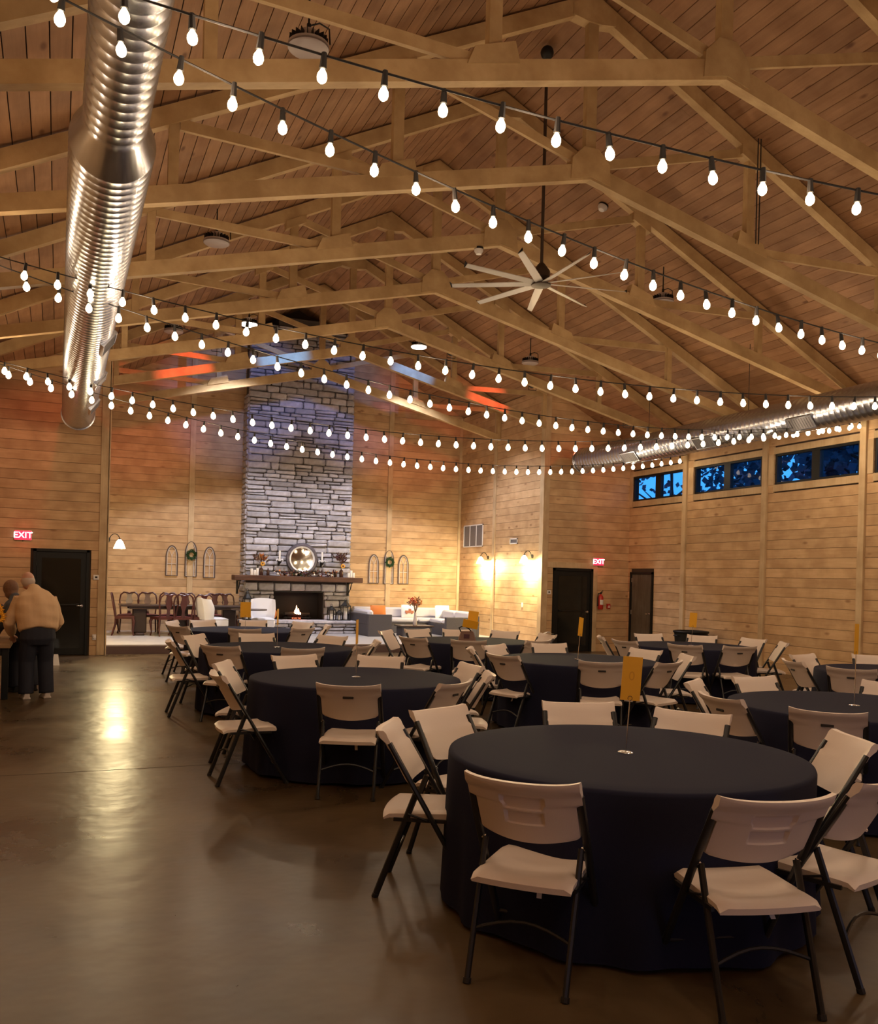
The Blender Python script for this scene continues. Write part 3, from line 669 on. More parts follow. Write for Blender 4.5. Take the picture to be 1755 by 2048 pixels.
# ------------------------------------------------------------------ wall sconces
def sconce(x, y, z, n, lab, e=230):
    g = empty('wall_sconce', (x, y, z), 0, lab, 'wall lamp', 'gooseneck wall lamps of the alcove')
    nx, ny = n; P = lambda a, zz: (nx*a, ny*a, zz)
    MB().lathe([(.05, 0), (.05, .02), (.02, .03)], n=12, ax='X' if nx else 'Y').build('wall_plate', M['iron'], g)
    pts = [P(.02, 0)]+[P(.02+.10*(1-math.cos(a))/1, .13*math.sin(a)) for a in [R(q) for q in (20, 45, 70, 95, 120, 150, 170)]]
    MB().tube(pts, .009, 6).build('gooseneck', M['iron'], g, smooth=True)
    a = .215
    MB().lathe([(.02, .05), (.035, .02), (.06, 0), (.085, -.06), (.115, -.14), (.12, -.15)], c=(nx*a, ny*a, -.02), n=18, cap=False).build('glass_shade', M['shade_lit'], g, smooth=True)
    MB().lathe([(.001, -.01), (.025, -.03), (.04, -.07), (.03, -.11), (.001, -.13)], c=(nx*a, ny*a, -.02), n=12, cap=False).build('bulb', M['shade_lit'], g, smooth=True)
    MB().lathe([(.026, .04), (.026, .0)], c=(nx*a, ny*a, 0), n=10).build('socket', M['iron'], g)
    lamp('sconce_light', 'POINT', (x+nx*a, y+ny*a, z-.20), e, (1, .80, .42), .05, parent=g)
sconce(XR-.04, 22.28, 2.32, (-1, 0), 'lit gooseneck sconce on the right alcove wall, the one near the sofa corner')
sconce(XR-.04, 19.78, 2.32, (-1, 0), 'lit gooseneck sconce on the right alcove wall, the one near the opening edge')
sconce(XL+.04, 19.72, 2.32, (1, 0), 'lit gooseneck sconce just inside the alcove left edge', 150)

# ------------------------------------------------------------------ high-bay lamps
def highbay(x, y, z, on, lab, e=0):
    g = empty('highbay_lamp', (x, y, z), 0, lab, 'ceiling lamp', 'round high-bay lamps')
    MB().lathe([(.001, .0), (.17, .0), (.185, .012), (.185, .03)], n=28, cap=False).build('lens', M['disc' if on else 'lens_off'], g, smooth=True)
    MB().lathe([(.185, .012), (.185, .05), (.10, .07), (.09, .16), (.001, .16)], n=28, cap=False).build('housing', M['lens_off'] if not on else M['white'], g, smooth=True)
    b = MB()
    for q in range(20):
        a = q*math.pi/10; b.box((.14*math.cos(a), .14*math.sin(a), .085), (.07, .005, .07), Matrix.Rotation(a, 4, 'Z'))
    b.build('heat_sink', M['iron'], g)
    zc = roof(x)-z
    MB().tube([(0, 0, .16), (0, 0, .24)], .02, 6).tube([(0, 0, .22), (.10, 0, .27), (.19, 0, .24), (.2, 0, .1)], .008, 5).build('cord', M['iron'], g)
    MB().tube([(0, 0, .24), (0, 0, zc-.01)], .010, 6).build('rod', M['iron'], g)
    if e: lamp('highbay_light', 'SPOT', (x, y, z-.03), e, (.88, .88, 1), .12, aim=(x, y, 0), parent=g, spot_size=R(108), spot_blend=.4)
highbay(1.98, 8.1, 6.45, 0, 'unlit round high-bay lamp at top left beside the duct')
highbay(2.0, 13.4, 6.45, 0, 'unlit round high-bay lamp on the left slope, farther back')
highbay(2.0, 18.7, 6.45, 0, 'unlit round high-bay lamp on the left slope, near the alcove')
highbay(9.4, 12.85, 6.50, 0, 'unlit round high-bay lamp on the right slope beside the fan')
highbay(9.5, 17.75, 6.50, 0, 'unlit round high-bay lamp on the right slope in reddish light')
highbay(3.82, 20.5, 7.28, 1, 'lit round high-bay lamp left of the chimney top', 1150)
highbay(7.92, 20.5, 7.28, 1, 'lit round high-bay lamp right of the chimney top', 1150)

# ------------------------------------------------------------------ assumed stage lights (par cans), hidden behind a chord, that colour the alcove
def par(x, y, z, aim, col, e, ang, lab):
    g = empty('assumed_stage_light', (x, y, z), 0, lab, 'stage light', 'small assumed stage lights')
    d = (Vector(aim)-Vector((x, y, z))).normalized(); rot = d.to_track_quat('-Z', 'Y').to_euler()
    b = MB().lathe([(.05, .16), (.07, .12), (.075, -.02), (.08, -.03), (.07, -.03), (.065, .05), (.001, .05)], n=16, cap=False).build('can', M['black'], g, smooth=True); b.rotation_euler = rot
    MB().tube([(-.09, 0, 0), (-.09, 0, -.13), (.09, 0, -.13), (.09, 0, 0)], .008, 5).build('yoke', M['black'], g)
    return lamp('stage_beam', 'SPOT', Vector((x, y, z))+d*.09, e, col, .03, aim=aim, parent=g, spot_size=R(ang), spot_blend=.7)

# ------------------------------------------------------------------ festoon strings
def catz(s, zmin, s0): return zmin+.0147*(s-s0)**2
def festoon(A, B, zmin, s0, phase, lab, e=12, k_=1):
    A, B = Vector((A[0], A[1], 0)), Vector((B[0], B[1], 0)); L_ = (B-A).length; u = (B-A)/L_
    g = empty('bulb_string', (A.x, A.y, 0), 0, lab, 'string lights', 'bulb strings zigzagging between the side walls')
    ps = [u*(L_*k/60)+Vector((0, 0, catz(L_*k/60, zmin, s0)+.11)) for k in range(61)]
    MB().tube(ps, .006, 5).build('cord', M['socket'], g)
    s = phase; k = 0; sm = bm = None
    while s < L_-.03:
        p = u*s+Vector((0, 0, catz(s, zmin, s0))); rx, ry = rng.uniform(-.12, .12), rng.uniform(-.12, .12)
        if sm is None:
            so = MB().tube([(0, 0, .12), (0, 0, .045)], [.013, .018], 8).build('socket', M['socket'], g)
            bo = MB().lathe([(q*k_*.88, z*k_*.92+.045*(1-k_*.92)) for q, z in ((.012, .05), (.020, .035), (.037, .005), (.041, -.02), (.034, -.045), (.014, -.062), (.001, -.066))], n=12).build('bulb', M['bulb'], so, smooth=True)
            sm, bm = so, bo
        else:
            so = sm.copy(); C.objects.link(so); so.parent = g; bo = bm.copy(); C.objects.link(bo); bo.parent = so
        so.location = p; so.rotation_euler = (rx, ry, 0)
        if k % 5 == 2:
            q = p+u*.145+Vector((0, 0, -.07)); l = lamp('string_light', 'POINT', tuple(q), e, WARM2, .04); l.parent = g
        s += .29; k += 1
    return g
YR = [17.0, 12.05, 7.2, 2.3]; YL = [14.5, 9.5, 4.5]
festoon((WL, YL[0]), (WR-.08, YR[0]), 3.81, 7.75, .28, 'string of lit bulbs farthest from the camera, lowest across the chimney', k_=1.08)
festoon((WL, YL[0]), (WR-.08, YR[1]), 3.85, 7.5, .24, 'string of lit bulbs second from the back, crossing the chimney', k_=1.05)
festoon((WL, YL[1]), (WR-.08, YR[1]), 3.83, 7.6, .09, 'string of lit bulbs third from the back, under the blue-washed truss', k_=.9)
festoon((WL, YL[1]), (WR-.08, YR[2]), 3.755, 7.9, .08, 'string of lit bulbs fourth from the back, ending over the right duct', k_=.85)
festoon((WL, YL[2]), (WR-.08, YR[2]), 3.795, 7.6, .10, 'string of lit bulbs just below the ceiling fan hub', k_=.74)
festoon((WL, YL[2]), (WR-.08, YR[3]), 3.71, 7.0, .07, 'string of lit bulbs nearest the camera, highest in view', k_=.68)
festoon((WL, -.5), (WR-.08, YR[3]), 3.8, 7.6, .1, 'added string of lit bulbs over the camera, out of view')  # added string outside the frame, lights the foreground

# ------------------------------------------------------------------ ceiling fan
fx, fy, fz = 5.86, 10.70, 5.70
fan = empty('ceiling_fan', (fx, fy, fz), 0, 'large nine-bladed silver ceiling fan on a long rod from the ridge', 'ceiling fan')
MB().tube([(0, 0, .22), (0, 0, ZR-fz-.1)], .022, 10).build('rod', M['bronze'], fan, smooth=True)
MB().ball((0, 0, ZR-fz-.14), .09, 14, 8).build('canopy', M['iron'], fan, smooth=True)
MB().lathe([(.02, .26), (.05, .23), (.115, .14), (.115, .06), (.04, .0), (.04, -.02), (.13, -.03), (.13, -.055), (.06, -.07), (.001, -.07)], n=20).build('motor', M['bronze'], fan, smooth=True)
a0 = math.degrees(math.atan2(12.18-fy, 6.43-fx)); blade = None
for q in range(9):
    if blade is None:
        b = MB()
        prof = [(.10, .045), (.14, .05), (.6, .048), (1.15, .036), (1.20, .03)]
        for i in range(len(prof)-1):
            (xa, wa), (xb_, wb_) = prof[i], prof[i+1]
            b.add([(xa, -wa, -.022-.012), (xa, wa, -.022+.012), (xb_, wb_, -.022+.012), (xb_, -wb_, -.022-.012), (xa, -wa, -.03-.012), (xa, wa, -.03+.012), (xb_, wb_, -.03+.012), (xb_, -wb_, -.03-.012)], [(0, 1, 2, 3), (7, 6, 5, 4), (0, 3, 7, 4), (1, 5, 6, 2)]+([(0, 4, 5, 1)] if i == 0 else [])+([(2, 6, 7, 3)] if i == 3 else []))
        blade = b.build('blade', M['fanblade'], fan)
        wt = MB().add([(1.20, -.03, -.045), (1.235, .03, .02), (1.20, .03, -.005), (1.215, -.03, -.04)], [(0, 1, 2), (0, 2, 1), (0, 3, 1)]).build('winglet', M['iron'], blade)
        bl = blade
    else:
        bl = blade.copy(); C.objects.link(bl); wt2 = wt.copy(); C.objects.link(wt2); wt2.parent = bl
    bl.rotation_euler = (0, 0, R(a0+40*q))

# ------------------------------------------------------------------ small devices on the timber
def device(x, y, z, r, h, lab, cat, tilt=0):
    g = empty('smoke_detector', (x, y, z), 0, lab, cat); g.rotation_euler = (0, R(tilt), 0)
    MB().lathe([(.001, -h), (r*.6, -h), (r, -h*.4), (r, 0)], n=18, cap=False).build('cover', M['white'], g, smooth=True)
    MB().lathe([(.001, .0), (r*1.05, 0), (r*1.05, .03), (.001, .03)], n=18, cap=False).build('base', M['iron'], g, smooth=True)
device(5.53, 12.0, 6.50, .065, .07, 'small white round device under the truss left of the fan rod', 'detector')
device(8.0, 12.6, roof(8.0)-.03, .08, .07, 'small white round device on the right ceiling slope above the fan', 'detector', 26)
cb = empty('hanging_cable', (8.36, 9.42, 6.2), 0, 'thin dark pair of cables hanging beside the truss web at upper right', 'cable')
for s in (-.025, .02): MB().tube([(s, 0, 0), (s*1.1, 0, .6), (s, 0, 1.38)], .008, 5).build('cable', M['socket'], cb)

# ------------------------------------------------------------------ doors
def door(n, loc, rz, w_, h, leafmat, lab, glass=False, swing=0):
    g = empty('door_%d' % n, loc, rz, kind='structure')
    e = .055
    MB().mm((-w_/2, -.03, 0), (-w_/2+e, .06, h)).mm((w_/2-e, -.03, 0), (w_/2, .06, h)).mm((-w_/2, -.03, h-e), (w_/2, .06, h)).build('door_frame', M['black'], g)
    lw = w_-2*e
    lf = MB().bbox((0, -.02, .01), (lw, .02, h-e-.005), .004).build('door_leaf', leafmat, g); lf.location = (-w_/2+e, .02, 0); lf.rotation_euler = (0, 0, R(swing))
    if glass: MB().mm((.10, -.024, .14), (lw-.10, -.018, h-.18)).build('glass', M['blackglass'], lf)
    hd = MB().tube([(lw-.07, -.02, .98), (lw-.07, -.065, .98), (lw-.16, -.065, .98)], .011, 8).lathe([(.026, -.028), (.026, -.02)], c=(lw-.07, 0, .98), n=12, ax='Y').build('handle', M['chrome'], lf, smooth=True)
    for z in (.2, 1.0, 1.8): MB().tube([(0, -.022, z-.05), (0, -.022, z+.05)], .009, 6).build('hinge', M['chrome'] if not glass else M['iron'], lf)
    if glass: MB().tube([(.12, -.06, 1.0), (lw-.12, -.06, 1.0)], .016, 8).mm((.12, -.06, .97), (.17, -.02, 1.03)).mm((lw-.17, -.06, .97), (lw-.12, -.02, 1.03)).build('push_bar', M['iron'], lf)
    return g
door(1, (.06, YF-.02, 0), 0, 1.02, 2.09, M['black'], '', glass=True)
door(2, (11.67, YF-.02, 0), 0, 1.12, 2.04, M['black'], '', glass=True)
door(3, (WR-.03, 18.69, 0), R(-90), .94, 2.0, M['weathered'], '')

# ------------------------------------------------------------------ wall fittings
def exit_sign(x, z, lab):
    g = empty('exit_sign', (x, YF-.055, z), 0, lab, 'exit sign', 'lit exit signs')
    MB().bbox((-.155, -.025, -.095), (.155, .03, .095), .008).build('housing', M['white'], g)
    MB().mm((-.148, -.028, -.088), (.148, -.024, .088)).build('face', M['exitred'], g)
    t = text_mesh('EXIT', .165, M['exitlet']); t.parent = g; t.location = (0, -.031, 0); t.rotation_euler = (R(90), 0, 0)
    MB().lathe([(.006, -.02), (.01, 0)], c=(0, 0, -.10), n=8).build('indicator', M['green'], g)
    lamp('exit_glow', 'POINT', (x, YF-.16, z), .9, (1, .08, .10), .05, parent=g)
exit_sign(-.64, 2.33, 'lit red EXIT sign on the left wall above the black door'); exit_sign(12.36, 2.23, 'lit red EXIT sign to the right of the far black door')
def thermostat(x, y, z, lab):
    g = empty('thermostat', (x, y, z), 0, lab, 'thermostat', 'wall thermostats')
    MB().bbox((-.055, -.012, -.05), (.055, .015, .05), .006).build('case', M['white'], g); MB().mm((-.022, -.015, -.015), (.022, -.011, .02)).build('screen', M['slot'], g)
thermostat(.70, YF-.04, 1.55, 'white thermostat right of the left black door'); thermostat(10.98, YF-.065, 1.45, 'white thermostat left of the far black door')
g = empty('night_light', (.69, YF-.05, .36), 0, 'small white plug-in on the wall right of the left black door', 'plug'); MB().bbox((-.035, -.008, -.057), (.035, .01, .057), .003).build('plate', M['white'], g); MB().lathe([(.001, -.05), (.025, -.045), (.03, -.01)], n=12, ax='Y', cap=False).build('dome', M['candle'], g, smooth=True)
g = empty('light_switch', (XR-.035, 20.24, 1.10), 0, 'small white switch on the right alcove wall below the sconces', 'switch'); MB().bbox((-.008, -.035, -.057), (.01, .035, .057), .003).build('plate', M['white'], g); MB().mm((-.018, -.008, -.012), (-.008, .008, .012)).build('toggle', M['white'], g)
fe = empty('fire_extinguisher', (12.42, YF-.12, 1.05), 0, 'red fire extinguisher on the wall right of the far black door', 'fire extinguisher')
MB().lathe([(.055, 0), (.066, .015), (.066, .30), (.05, .345), (.022, .365), (.022, .385)], n=18).build('cylinder', M['red'], fe, smooth=True)
MB().mm((-.02, -.02, .385), (.02, .02, .42)).tube([(0, 0, .41), (.02, -.07, .44)], .008, 6).tube([(0, 0, .425), (.01, -.08, .475)], .008, 6).build('valve_handle', M['iron'], fe)
MB().tube([(-.02, 0, .40), (-.07, 0, .40), (-.085, 0, .3), (-.08, 0, .08)], [.01, .01, .01, .014], 7).build('hose', M['black'], fe, smooth=True)
MB().grid(lambda u, v: (.0675*math.sin((u-.5)*1.6), -.0675*math.cos((u-.5)*1.6), .12+.12*v), 6, 1).build('label_band', M['white'], fe)
g = empty('fire_alarm_pull', (12.70, YF-.045, 1.13), 0, 'small red fire alarm pull station beside the extinguisher', 'fire alarm'); MB().bbox((-.05, -.02, -.06), (.05, .02, .06), .005).build('case', M['red'], g); MB().mm((-.03, -.032, -.035), (.03, -.02, -.005)).mm((-.006, -.032, -.03), (.006, -.02, .03)).build('pull_bar', M['white'], g)
def grille(y0, y1, z0, z1, lab, cols):
    g = empty('return_grille', (XR-.03, (y0+y1)/2, z0), 0, lab, 'vent'); h = z1-z0; wd = y1-y0; e = .03; b = MB()
    b.mm((-.015, -wd/2, 0), (.0, wd/2, e)).mm((-.015, -wd/2, h-e), (.0, wd/2, h)).mm((-.015, -wd/2, 0), (.0, -wd/2+e, h)).mm((-.015, wd/2-e, 0), (.0, wd/2, h))
    for k in range(1, cols): b.mm((-.015, -wd/2+wd*k/cols-.012, 0), (.0, -wd/2+wd*k/cols+.012, h))
    b.build('grille_frame', M['white'], g); MB().mm((0, -wd/2+.01, .01), (.006, wd/2-.01, h-.01)).build('filter', M['grille'], g)
    n = int(h/.03); s = MB()
    for q in range(1, n): s.mm((-.008, -wd/2+e, q*h/n-.004), (.001, wd/2-e, q*h/n+.004))
    prop(s.build('louvre', M['grille'], g), kind='stuff')
grille(22.64, 23.92, 2.63, 3.26, 'large three-panel return air grille on the right alcove wall', 3); grille(20.57, 21.0, 2.65, 2.80, 'small vent on the right alcove wall', 1)

# ------------------------------------------------------------------ alcove dining set
ZA = .19
dt = empty('dining_table', (2.85, 22.62, ZA), 0, 'long dark trestle dining table by the left alcove wall', 'table')
MB().bbox((-1.5, -.42, .68), (1.5, .42, .725), .01).build('tabletop', M['darktable'], dt)
MB().mm((-1.3, -.34, .62), (1.3, -.31, .68)).mm((-1.3, .31, .62), (1.3, .34, .68)).build('apron', M['darktable'], dt)
for x in (-1.05, -.1, 1.05):
    MB().bbox((x-.16, -.13, .05), (x+.16, .13, .68), .02).bbox((x-.10, -.34, 0), (x+.10, .34, .06), .015).build('pedestal', M['darktable'], dt)
def queen_anne(name='queen_anne_chair'):
    g = empty(name, (0, 0, 0), 0); hb = .99
    MB().grid(lambda u, v: ((u-.5)*(.44+.08*v), -.21+.43*v, .45+.022*math.sin(math.pi*u)*math.sin(math.pi*v)), 6, 6).build('seat', M['maroon'], g, smooth=True)
    MB().add([(-.22, -.21, .39), (.22, -.21, .39), (.27, .23, .39), (-.27, .23, .39), (-.22, -.21, .45), (.22, -.21, .45), (.27, .23, .45), (-.27, .23, .45)], [(0, 3, 2, 1), (4, 5, 6, 7), (0, 1, 5, 4), (1, 2, 6, 5), (2, 3, 7, 6), (3, 0, 4, 7)]).build('seat_rail', M['mahog'], g)
    hoop = [(-.19, -.20, .44), (-.205, -.225, .6), (-.225, -.26, .78), (-.20, -.285, .92), (-.13, -.30, .985), (-.05, -.30, .975), (0, -.30, .955), (.05, -.30, .975), (.13, -.30, .985), (.20, -.285, .92), (.225, -.26, .78), (.205, -.225, .6), (.19, -.20, .44)]
    MB().tube(hoop, .019, 7).build('back_hoop', M['mahog'], g, smooth=True)
    sp = [(.045, .45), (.035, .52), (.03, .58), (.055, .68), (.085, .76), (.06, .84), (.05, .90), (.085, .965)]
    b = MB(); v = []
    for wd_, z in sp:
        y = -.20-.10*(z-.45)/.5
        v += [(-wd_, y, z), (wd_, y, z), (wd_, y-.014, z), (-wd_, y-.014, z)]
    f = []
    for k in range(len(sp)-1):
        for j in range(4): f.append((4*k+j, 4*k+(j+1) % 4, 4*k+4+(j+1) % 4, 4*k+4+j))
    b.add(v, f).build('splat', M['mahog'], g)
    for s in (-1, 1):
        MB().tube([(s*.235, .19, .41), (s*.265, .215, .34), (s*.25, .205, .2), (s*.235, .2, .08), (s*.25, .22, .02), (s*.25, .225, 0)], [.035, .036, .025, .016, .02, .024], 8).build('leg', M['mahog'], g, smooth=True)
        MB().tube([(s*.19, -.19, .44), (s*.20, -.20, .25), (s*.21, -.27, 0)], [.02, .019, .016], 7).build('leg', M['mahog'], g, smooth=True)
    return g
qa = queen_anne(); qa_used = False
def put_qa(x, y, rz, lab):
    global qa_used
    o = copy_tree(qa) if qa_used else qa
    qa_used = True; o.location = (x, y, ZA); o.rotation_euler = (0, 0, R(rz)); prop(o, lab, 'chair', 'dark mahogany chairs around the long alcove table')
put_qa(1.46, 22.45, -96, 'mahogany splat-back chair at the left end of the alcove dining table')
for x, o_ in zip((1.62, 2.05, 2.56, 3.0, 3.72, 3.95), ('first from the left wall', 'second from the left wall', 'third from the left wall', 'fourth from the left wall', 'fifth from the left wall', 'nearest the chimney')): put_qa(x, 23.36, 180+rng.uniform(-6, 6), 'mahogany splat-back chair behind the alcove table, '+o_)
put_qa(2.34, 22.2, 14, 'mahogany chair in front of the alcove table, the left one'); put_qa(2.72, 22.15, 2, 'mahogany chair in front of the alcove table, the middle one'); put_qa(3.17, 22.18, 5, 'mahogany chair in front of the alcove table, beside the white armchair')

def wingback(x, y, rz, lab):
    g = empty('wingback_chair', (x, y, ZA), R(rz), lab, 'armchair', 'white wingback armchairs near the fireplace')
    MB().grid(lambda u, v: ((u-.5)*.56, -.24+.52*v, .42+.045*(1-abs(2*u-1)**6)*(1-abs(2*v-1)**6)), 10, 10).bbox((-.28, -.24, .24), (.28, .28, .425), .03).build('seat', M['ivory'], g, smooth=True)
    def bk(u, v):
        xx = (u-.5)*2; z = .40+.52*v; wd = .27+.02*math.sin(v*3.1); wing = max(0, abs(xx)-.72)/.28
        return (xx*wd*(1.0+.06*v), -.24-.10*v+wing**1.5*.20*(1-.6*abs(v-.55)), z+(-.03*xx*xx if v > .99 else 0))
    b = MB().grid(bk, 16, 10); n = len(b.v); b2 = MB().grid(lambda u, v: (bk(u, v)[0]*1.02, bk(u, v)[1]-.055, bk(u, v)[2]+.005), 16, 10)
    b.add(b2.v, b2.f)
    nu, nv = 17, 11
    for i in range(16): b.f += [(i*nv+10, (i+1)*nv+10, n+(i+1)*nv+10, n+i*nv+10), (i*nv, (i+1)*nv, n+(i+1)*nv, n+i*nv)]
    for j in range(10): b.f += [(j, j+1, n+j+1, n+j), (16*nv+j, 16*nv+j+1, n+16*nv+j+1, n+16*nv+j)]
    b.build('backrest', M['ivory'], g, smooth=True)
    for sx in (-1, 1):
        for sy in (-.2, .24): MB().tube([(sx*.24, sy, .25), (sx*.245, sy*1.05, 0)], [.022, .014], 7).build('leg', M['ivory'] if sy > 0 else M['darktable'], g)
wingback(3.42, 21.95, -75, 'white wingback armchair facing right, beside the dining chairs')
wingback(4.62, 22.0, 170, 'white wingback armchair in front of the hearth, left of the fire')
pl = MB().ball((0, 0, 0), .17, 12, 8, (1, .35, 1)).build('throw_pillow', M['orange'], None, smooth=True, at=(5.06, 23.20, .70)); prop(pl, 'small orange and white patterned pillow at the edge of the hearth', 'pillow')
bt = empty('bistro_table', (4.19, 21.55, ZA), 0, 'small round dark pedestal table between the two white armchairs', 'table')
MB().lathe([(.001, .655), (.42, .655), (.425, .67), (.42, .68), (.001, .68)], n=28, cap=False).build('tabletop', M['darktable'], bt, smooth=True)
MB().tube([(0, 0, .655), (0, 0, .5), (0, 0, .15)], [.03, .02, .04], 10).build('pole', M['iron'], bt, smooth=True)
for q in range(3):
    a = R(120*q+20); MB().tube([(0, 0, .16), (.15*math.cos(a), .15*math.sin(a), .1), (.28*math.cos(a), .28*math.sin(a), .015)], [.022, .018, .014], 7).build('foot', M['iron'], bt, smooth=True)

def lantern(x, y, z, w_, h, lab, candle=True):
    g = empty('lantern', (x, y, z), R(rng.uniform(-12, 12)), lab, 'lantern', 'dark metal lanterns at the fireplace'); r = w_/2; hb = h*.68; b = MB()
    b.mm((-r, -r, 0), (r, r, .025))
    for sx in (-1, 1):
        for sy in (-1, 1): b.mm((sx*r-.009*sx-.009, sy*r-.009*sy-.009, .02), (sx*r-.009*sx+.009, sy*r-.009*sy+.009, hb))
    b.mm((-r, -r, hb-.02), (r, r, hb)); b.build('cage', M['iron'], g)
    MB().lathe([(r*1.35, hb), (r*1.1, hb+.02), (r*.55, hb+h*.15), (r*.5, hb+h*.19), (r*.15, hb+h*.24), (.001, hb+h*.25)], n=4 if w_ > .2 else 12).build('roof', M['iron'], g)
    MB().tube([(.03*math.cos(R(a)), 0, hb+h*.27+.035*math.sin(R(a))) for a in range(-60, 241, 30)], .005, 5).build('ring', M['iron'], g)
    if candle: MB().lathe([(r*.42, .025), (r*.42, hb*.62), (.001, hb*.6)], n=12).build('candle', M['candle'], g, smooth=True)
lantern(4.47, 23.25, .53, .20, .80, 'tall pointed dark lantern on the left end of the hearth')
lantern(6.70, 23.25, .53, .19, .42, 'round-topped lantern left of the two others on the hearth right side'); lantern(6.90, 23.2, .53, .14, .31, 'smallest lantern, middle one on the right side of the hearth'); lantern(7.10, 23.3, .53, .22, .58, 'tallest lantern on the right end of the hearth')

# ------------------------------------------------------------------ patio sectional, cushions, coffee table
so = empty('sectional_sofa', (0, 0, ZA), 0, 'u-shaped charcoal wicker sectional with pale grey cushions in the alcove corner', 'sofa')
def cush(name, a, b, m_='greycush', r=.04, puff=1): return MB().bbox(a, b, r).build(name, M[m_], so, smooth=True)
MB().bbox((7.30, 21.95, 0), (7.94, 22.08, .56), .01).bbox((7.30, 22.08, 0), (7.94, 24.05, .30), .01).bbox((7.30, 22.08, .3), (7.40, 24.05, .56), .01).build('wicker_frame', M['wicker'], so)
MB().bbox((7.94, 23.35, 0), (10.2, 24.05, .30), .01).bbox((7.4, 23.98, .3), (10.2, 24.08, .60), .01).build('wicker_frame', M['wicker'], so)
MB().bbox((9.20, 21.35, 0), (10.05, 21.48, .53), .01).bbox((9.5, 21.48, 0), (10.2, 23.4, .30), .01).bbox((10.1, 21.48, .3), (10.2, 24.05, .56), .01).build('wicker_frame', M['wicker'], so)
for a, b in (((7.42, 22.1, .30), (7.92, 23.35, .42)), ((7.42, 23.36, .30), (8.3, 23.95, .42)), ((8.31, 23.3, .30), (9.2, 23.95, .42)), ((9.21, 23.3, .30), (10.08, 23.95, .42)), ((9.5, 21.5, .30), (10.08, 22.4, .42)), ((9.5, 22.41, .30), (10.08, 23.29, .42))): cush('seat_cushion', a, b)
for a, b in (((7.44, 23.74, .41), (8.22, 23.96, .70)), ((8.24, 23.74, .41), (9.12, 23.96, .69)), ((9.14, 23.74, .41), (10.0, 23.96, .69)), ((9.92, 21.6, .41), (10.1, 22.5, .66)), ((9.92, 22.52, .41), (10.1, 23.6, .66)), ((7.40, 22.3, .41), (7.56, 23.6, .66))): cush('back_cushion', a, b, r=.05)
for (x, y, lab, m_) in ((9.0, 23.55, 'white throw pillow printed with a rust truck shape, middle of the sofa', 'candle'), (7.78, 22.6, 'orange and cream throw pillow at the left arm of the sofa', 'orange'), (9.95, 23.4, 'white throw pillow in the right corner of the sofa', 'candle')):
    p = empty('throw_pillow', (x, y, ZA+.60), 0, lab, 'pillow', 'throw pillows on the sectional'); p.rotation_euler = (R(-14), 0, R(rng.uniform(-8, 8)))
    MB().grid(lambda u, v: ((u-.5)*.42, -.07*(math.sin(math.pi*u)*math.sin(math.pi*v))**.5, (v-.5)*.36), 8, 8).grid(lambda u, v: ((u-.5)*.42, .07*(math.sin(math.pi*u)*math.sin(math.pi*v))**.5, (v-.5)*.36), 8, 8).build('cover', M[m_], p, smooth=True)
    if 'truck' in lab: MB().bbox((-.12, -.078, -.07), (.13, -.066, .0), .004).bbox((-.02, -.078, 0), (.06, -.066, .05), .004).lathe([(.025, -.08), (.025, -.066)], c=(-.07, 0, -.07), n=10, ax='Y').lathe([(.025, -.08), (.025, -.066)], c=(.08, 0, -.07), n=10, ax='Y').build('print', M['poinf'], p)
ct = empty('coffee_table', (8.65, 22.2, ZA), 0, 'low dark wicker coffee table with a vase on it', 'table')
MB().bbox((-.45, -.3, .25), (.45, .3, .28), .006).build('tabletop', M['darktable'], ct); MB().bbox((-.40, -.26, 0), (.40, .26, .25), .01).build('base', M['wicker'], ct)
va = empty('bud_vase', (8.67, 22.2, ZA+.28), 0, 'slim clear vase with red and brown dried flowers on the coffee table', 'vase')
MB().lathe([(.055, 0), (.06, .01), (.05, .12), (.03, .28), (.035, .33)], n=14).build('glass', M['lens_off'], va, smooth=True)
st_ = empty('stems', (0, 0, .3)); st_.parent = va; stems(st_, 18, .42, .24, ['plum', 'brownleaf', 'orange', 'red'], leaf=.08, seed=11, lw=.015)

